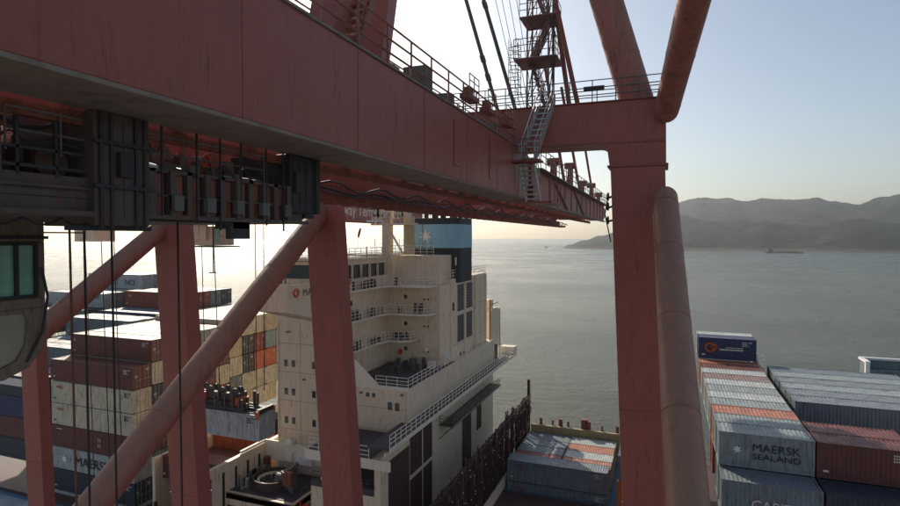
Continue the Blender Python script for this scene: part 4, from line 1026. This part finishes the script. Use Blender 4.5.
# sloped bulwark web joining tower and terrace, terrace deck, rails
k = MB(); k.prism([(XM,-11.6),(-27.0,-15.0),(XM,-15.0)],'y',YP-.02,YP+.12); k.beam((XM,YP+.05,-11.5),(-27.0,YP+.05,-14.95),.2,.12); k.build('bulwark', CREAM2, house)
k = MB(); k.box(XM+.02,-23.75,YP+.15,60.2,-15.047,-15.0); k.box(-28.3,-23.75,60.3,63.5,-15.047,-15.0); k.build('terrace_deck', DECK, house)
k = MB(); k.rail([(-27.3,YP+.08,-15),(-23.68,YP+.08,-15),(-23.68,63.4,-15)],1.05,1.1,.035); k.box(-31,-23.6,YP-.01,YP+.1,-15.25,-14.9); k.build('handrail', CREAM2, house)
k = MB(); k.box(-27,-26.2,60.4,61.2,-15,-13.9); k.box(-25.4,-24.6,58.8,59.6,-15,-14.2); k.ball((-26.2,60.2,-13.2),.3,8,6); k.box(-24.9,-24.1,61,63,-15,-13.8); k.each('deck_locker', CREAM2, house)
# louvres on the casing's aft face
k = MB()
for (y,z0,z1) in ((66.2,-9.3,-5.9),(69.6,-9.3,-5.9),(66.2,-13.2,-9.8),(69.6,-13.2,-9.8)):
    k.box(XAF-.02,XAF+.03,y,y+2.3,z0,z1)
lv_ = k.build('louvre', GREYB, house)
k = MB()
for (y,z0,z1) in ((66.2,-9.3,-5.9),(69.6,-9.3,-5.9),(66.2,-13.2,-9.8),(69.6,-13.2,-9.8)):
    for i in range(9): k.box(XAF+.03,XAF+.06,y+.1,y+2.2,z0+.15+i*.36,z0+.3+i*.36)
k.box(XAF,XAF+.04,64.4,65.0,-9.0,-8.0); k.each('louvre_blade', DARK, lv_)
k = MB(); k.box(XAF-.01,XAF+.10,63.6,64.0,-17,-5.2); k.box(XAF-.01,XAF+.1,73.2,73.5,-17,-5.2); k.box(XAF-.01,XAF+.12,77.8,78.2,-17,-5.2); k.tube((XAF+.15,72.5,-17),(XAF+.15,72.5,-5.2),.07,n=6); k.each('casing_pilaster', CREAM, house)
k = MB(); k.rail([(-30.8,60.4,-5.05),(-28.4,63.7,-5.05),(XAF-.05,63.7,-5.05),(XAF-.05,78,-5.05)],1.1,1.0,.035); k.build('handrail', CREAM2, house)
# after walkway, the long athwartship gallery
WZ = -18.4; WX = -22.2
k = MB(); k.box(-24.4,WX,43.2,87.5,WZ-.18,WZ); k.box(-31,-24.4,43.2,50,WZ-1.4,WZ-1.25)
gal = k.build('gallery_deck', DECK, ship)
k = MB(); k.rail([(-30.6,43.25,WZ-1.25),(-24.3,43.25,WZ-1.25)],1.2,1.1,.04); k.rail([(WX-.05,43.3,WZ),(WX-.05,86.5,WZ)],1.15,1.1,.04); k.build('gallery_rail', CREAM2, gal)
k = MB(); k.box(WX,WX+.12,43.1,87.5,WZ-.35,WZ+.05); k.box(WX-.5,WX-.35,43.1,87.5,WZ-.75,WZ-.4); k.box(-31,WX+.1,43.05,43.19,WZ-2.0,WZ-1.1)
k.box(-24.4,WX+.1,86.2,87.7,WZ-.1,WZ+1.1); k.build('gallery_edge', CREAM2, gal, bevel=.03)
k = MB(); k.box(XAF-.5,XAF+.02,80,85.5,-17,-11); k.box(XAF-1.5,XAF+.2,80.5,83.6,-11,-10.7); k.box(XAF-1.2,XAF-.2,81,82.6,-10.7,-9.4); k.each('starboard_locker', CREAM, ship)
k = MB(); 
for y,z,h in ((79.2,-17.8,1.2),(80.2,-17.8,.9),(81.5,-17.8,1.6)): k.box(-24.2,-23.7,y,y+.5,z-.6,z+h)
k.tube((-23.9,78.6,-18.4),(-23.9,78.6,-9.0),.08,n=6); k.tube((-23.9,84,-18.4),(-23.9,84,-11.0),.05,n=6); k.beam((-24.2,80,-10),(-24.2,84,-10),.1); k.each('deck_fitting', GREYB, gal)
# second smaller gallery beneath, with braces
k = MB(); k.box(-24.3,-22.7,60,80,-21.9,-21.75); 
for y in range(60,81,2): k.beam((-24.3,y,-23.4),(-22.8,y,-21.9),.10)
lg = k.build('lower_gallery', DECK, ship)
k = MB(); k.rail([(-22.75,60,-21.75),(-22.75,80,-21.75)],1.05,1.0,.04); k.rail([(-24.3,60,-21.75),(-22.75,60,-21.75)],1.05,1.0,.04); k.box(-22.75,-22.62,60,80,-21.98,-21.72); k.build('gallery_rail', UNDER, lg)
# aft wall features under the gallery: big dark shutters
k = MB(); 
for (y0,y1,z0,z1) in ((46.0,50.5,-30,-20.8),(52.0,55.0,-24.6,-20.6),(52.0,55.0,-30,-25.1),(55.4,57.8,-24.6,-20.6),(55.4,57.8,-30,-25.1),(68,71.5,-30,-23.2),(74,76,-27,-23.5)):
    k.box(XAF+.601 if y0 < 50 else XAF+.002,XAF+.65 if y0 < 50 else XAF+.05,y0,y1,z0,z1)
    for i in range(3): k.box(XAF+.05,XAF+.08,y0+(y1-y0)*(i+.5)/3-.04,y0+(y1-y0)*(i+.5)/3+.04,z0,z1)
k.each('shutter', BROWN, house)
k = MB(); k.box(-31,XAF+.6,44.2,50.5,-31,-23.0) if False else k.box(XAF+.0,XAF+.6,44.4,50.59,-31,-19.9); k.box(-31.2,XAF,44.4,50.58,-31,-23.3); k.build('port_deckhouse', CREAM, ship)
k = MB(); k.box(-31.2,-24.5,44.5,50.5,-23.29,-23.2); k.rail([(-31.1,44.5,-23.2),(-24.2,44.5,-23.2)],1.1,1.0,.035); k.box(-31.2,-24.4,44.38,44.48,-23.5,-22.9)
k.build('lower_side_deck', DECK, ship)
k = MB(); k.beam((-29.6,43.8,-22.2),(-28.0,43.8,-26.2),.16); k.beam((-28.0,43.8,-26.2),(-27.2,43.8,-28.6),.5); k.tube((-28,43.4,-26.2),(-28,44.2,-26.2),.35,n=12); k.box(-27.8,-25.5,43.6,44.3,-27.5,-27.2); k.beam((-27.0,43.9,-27),(-25.4,43.9,-24.6),.2); k.build('davit', CREAM2, ship)
k = MB(); 
for i in range(18): k.box(-32.5+i*.45,-32.3+i*.45,44.28,44.39,-30.5+random.random()*3,-26.2+random.random())
k.each('pipe_rack', LETR, ship)
# provisions crane platform at the foot of the tower
k = MB(); k.box(-42.0,-32.6,43.6,50.0,-26.0,-25.4); k.box(-42.0,-32.6,43.6,43.75,-28.5,-25.4); k.box(-42,-41.85,43.6,50,-28,-25.4); k.box(-32.75,-32.6,43.6,50,-28,-25.4); k.box(-40.8,-34,45,50,-31,-26)
plat = k.build('crane_platform', CREAM, ship, bevel=.03)
k = MB(); k.box(-41.4,-33.1,44.1,49.9,-25.397,-25.35)
k.build('platform_deck', DECK, plat)
k = MB(); k.tube((-37.4,46.8,-25.35),(-37.4,46.8,-24.5),2.1,n=32,caps=False); k.tube((-37.4,46.8,-25.35),(-37.4,46.8,-24.5),1.95,n=32,caps=False); k.ring((-37.4,46.8,-24.5),2.03,.09,'z',32,6); k.build('crane_ring', BROWN, plat, smooth=True)
k = MB(); k.ring((-37.6,47.0,-24.9),1.55,.16,'z',28,6); k.build('pale_hose_ring', CREAM2, plat, smooth=True)
k = MB(); k.box(-35.9,-34.9,46.0,47.4,-25.3,-23.5); k.beam((-35.2,46.5,-23.5),(-34.8,47.3,-23.0),.35); k.tube((-36.6,46.3,-24.3),(-35.4,46.3,-24.3),.45,n=14); k.box(-34.7,-34.2,45.6,46.4,-25.3,-24.0); k.build('winch', GREYB, plat)
k = MB(); k.box(-35.3,-34.3,45.4,45.95,-24.6,-23.3); k.box(-40.5,-40.0,49,49.5,-25,-23.8); k.each('winch_cover', RED2, plat)
k = MB(); rr = random.Random(5)
for i in range(40):
    x = -41.6+rr.random()*2.6; y = 44.2+rr.random()*5.2; s_ = .1+rr.random()*.22; k.box(x,x+s_,y,y+s_*1.4,-25.35,-25.2+rr.random()*.9)
for i in range(14):
    x = -39+rr.random()*4; y = 45+rr.random()*3; k.box(x,x+.2,y,y+.2,-25.3,-24.9+rr.random()*.4)
k.rail([(-41.9,43.7,-25.4),(-41.9,50,-25.4)],1.1,.9,.035); k.each('deck_gear', GALV, plat)
k = MB(); k.prism([(-41.4,-22.6),(-34,-22.6),(-34,-22.45),(-41.4,-22.45)],'y',52,52.2) if False else k.box(XF-1.6,-31.6,49.7,49.9,-22.4,-22.15); k.box(XF-1.7,XF-1.45,46,49.9,-22.4,-22.15); k.box(XF-1.6,-31.6,49.7,49.98,-24.2,-22.4); k.rail([(-36.5,49.8,-22.15),(-31.8,49.8,-22.15)],1.0,1,.03); k.build('platform_bulwark', CREAM2, plat)
k = MB(); k.box(-38,-37.2,49.5,49.69,-24.0,-23.0); k.box(-36.6,-34.6,49.3,49.69,-24.1,-23.3); k.ball((-37.3,49.3,-21.8),.3,10,6); k.box(-37.7,-36.9,49.0,49.6,-22.1,-21.7); k.each('hose_locker', WHITE, plat)
k = MB(); k.box(-40.5,-37.6,43.55,43.6,-28.4,-26.6); k.build('archway', DARK, plat)

# lashing bridge aft of the house
lbg = MB(); XL = -19.2
lbg.box(XL-.35,XL-.2,46,83.5,-24.2,-24.05); lbg.box(XL+.2,XL+.3,46,83.5,-23.95,-23.85)
for z in (-24.9,-28.5): lbg.box(XL-.7,XL+.3,46,83.5,z-.1,z)
lbg.box(XL-.25,XL+.25,46,83.5,-31.3,-30.6)
for i in range(16):
    y = 46+i*2.5; lbg.box(XL-.2,XL+.2,y-.14,y+.14,-31.3,-24.2 if i != 15 else -21.6)
lbb = lbg.build('lashing_bridge', BROWN, ship)
k = MB(); rr = random.Random(21)
for i in range(260):
    y = 46+i*.144; x = XL-.4+rr.random()*.95
    k.beam((x,y,-30.8),(x,y+rr.uniform(-.25,.25),-24.0+rr.uniform(-.7,.5)),.06)
k.each('lashing_rod', BROWN, lbb)
k = MB()
for i in range(150):
    y = 46+i*.25+rr.random()*.1; x = XL-.6+rr.random()*1.0; z = rr.choice((-24.9,-28.5,-26.5))
    k.box(x,x+.12,y,y+.1+.15*rr.random(),z,z+.3+rr.random()*1.5)
k.each('turnbuckle', mat('worn_steel',(.20,.09,.08),.6,dirt=.5,scale=3), lbb)
k = MB()
for i in range(70):
    y = 46+rr.random()*37; x = XL+.3+rr.random()*.3; z = rr.uniform(-29,-23.5); k.box(x,x+.08,y,y+.09,z,z+.12)
k.each('rod_end', LETW, lbb)
k = MB(); k.rail([(XL+.28,46,-24.9),(XL+.28,83.4,-24.9)],1.1,1.25,.035); k.box(XL+.3,XL+.42,46,83.5,-24.98,-24.82); k.build('bridge_rail', BROWN, lbb)
k = MB(); k.box(XL+.42,XL+.7,46,83.5,-31.3,-30.1); k.each('coaming_edge', CREAM, lbb)
for i in range(14):
    pass
# coaming at the far side of the stern hatch with small fittings
k = MB(); k.box(-18.2,-5.6,80.7,81.1,-31.3,-27.4); k.box(-18.2,-5.6,81.1,83.6,-31.3,-29.9); k.build('hatch_coaming', mat('buff_coaming',(.42,.33,.18),.6,dirt=.4,scale=1), ship)
k = MB()
for x,s_ in ((-17,.35),(-15.2,.25),(-14.2,.5),(-13,.3),(-11,.8),(-10.3,.6),(-8.2,.25),(-6.2,.4)): k.box(x,x+s_,81.2,81.2+s_,-29.9,-26.9+s_)
k.each('vent_head', RED2, ship)
k = MB(); k.rail([(-18.2,83.6,-29.9),(-5.6,83.6,-29.9)],1.1,1.4,.03); k.rail([(4,84.2,-31.3),(40,84.2,-31.3)],1.1,1.8,.03); k.build('ship_rail', CREAM2, ship)
# gap filler lashing frame between the two stern stacks near the water
k = MB(); 
for y in range(60,84,3): k.box(10.5,10.75,y,y+.3,-31,-15.5)
for z in (-18,-22): k.box(10.4,10.85,60,82,z,z+.1)
k.rail([(10.6,72,-16),(10.6,82,-16)],1.0,1.2,.03); k.build('stern_lashing_frame', GREYB, ship)
k = MB(); k.box(10.35,10.9,78,80,-15.8,-14.4); k.build('frame_locker', WHITE, ship)

# ------------------------------------------------------------------ small barge far out under the hills
bg_ = thing('barge', 'small low pale barge lying far out under the hills', 'boat', (425,2150,ZW))
k = MB(); bx,by = 330.,1900.
bg_.location = (bx,by,ZW); ORG[bg_.name] = Vector((bx,by,ZW))
k.prism([(bx-46,ZW-1),(bx-52,ZW+4),(bx+50,ZW+4),(bx+44,ZW-1)],'y',by-7,by+7); k.build('hull', GREYB, bg_)
k = MB(); k.box(bx-44,bx-30,by-5,by+5,ZW+4,ZW+12); k.box(bx-42,bx-33,by-4,by+4,ZW+12,ZW+15); k.build('wheelhouse', GREYB, bg_)
k = MB(); k.box(bx-20,bx+40,by-5,by+5,ZW+4,ZW+6.5); k.build('cargo_hatch', UNDER, bg_)
# tall bare pole-like ropes of a third crane at the far left
t3 = thing('crane_trolley', 'farther beige trolley block seen between the cab and the first diagonal tube', 'trolley', (-60,45,0))
k = MB(); k.box(-62.5,-59.2,44,46.5,-.4,2.2); k.box(-61.8,-60.6,43.8,44,-.1,.9)
k.build('housing', CREAM, t3, bevel=.05)
k = MB(); k.box(-64,-57.8,44,47,2.2,2.7); k.build('frame', GRIT, t3)
for x, m in ((-59.6,ROPE),(-62.2,ROPE2),(-57.6,ROPE)):
    k = MB(); k.tube((x,45,2.2),(x+1.0,45,-31),.05,n=6); k.build('hoist_rope', m, t3)

# haze: even pale air over the whole harbour
hm = bpy.data.materials.new('harbour_haze'); hm.use_nodes = True; hn = hm.node_tree
for n_ in list(hn.nodes):
    if n_.type != 'OUTPUT_MATERIAL': hn.nodes.remove(n_)
pv = hn.nodes.new('ShaderNodeVolumePrincipled'); pv.inputs['Color'].default_value = (.93,.95,.97,1); pv.inputs['Density'].default_value = .00014; pv.inputs['Anisotropy'].default_value = .78
hn.links.new(pv.outputs['Volume'], hn.nodes['Material Output'].inputs['Volume'])
MB().box(-5200,5200,-700,6200,-58,230).build('haze', hm, kind='stuff')

# ------------------------------------------------------------------ camera and film
cam = bpy.data.cameras.new('camera'); co = bpy.data.objects.new('camera', cam); C.objects.link(co); S.camera = co
cam.sensor_width = 36; cam.lens = 560/900*36; cam.clip_start = .1; cam.clip_end = 60000
co.rotation_euler = (R(90-1.53), 0, R(21))
S.view_settings.view_transform = 'Standard'; S.view_settings.look = 'None'; S.view_settings.gamma = 1
S.view_settings.use_curve_mapping = False
S.view_settings.exposure = 0.55
S.cycles.max_bounces = 6; S.cycles.use_denoising = True
print('containers', N_CON[0], 'objects', len(bpy.data.objects))
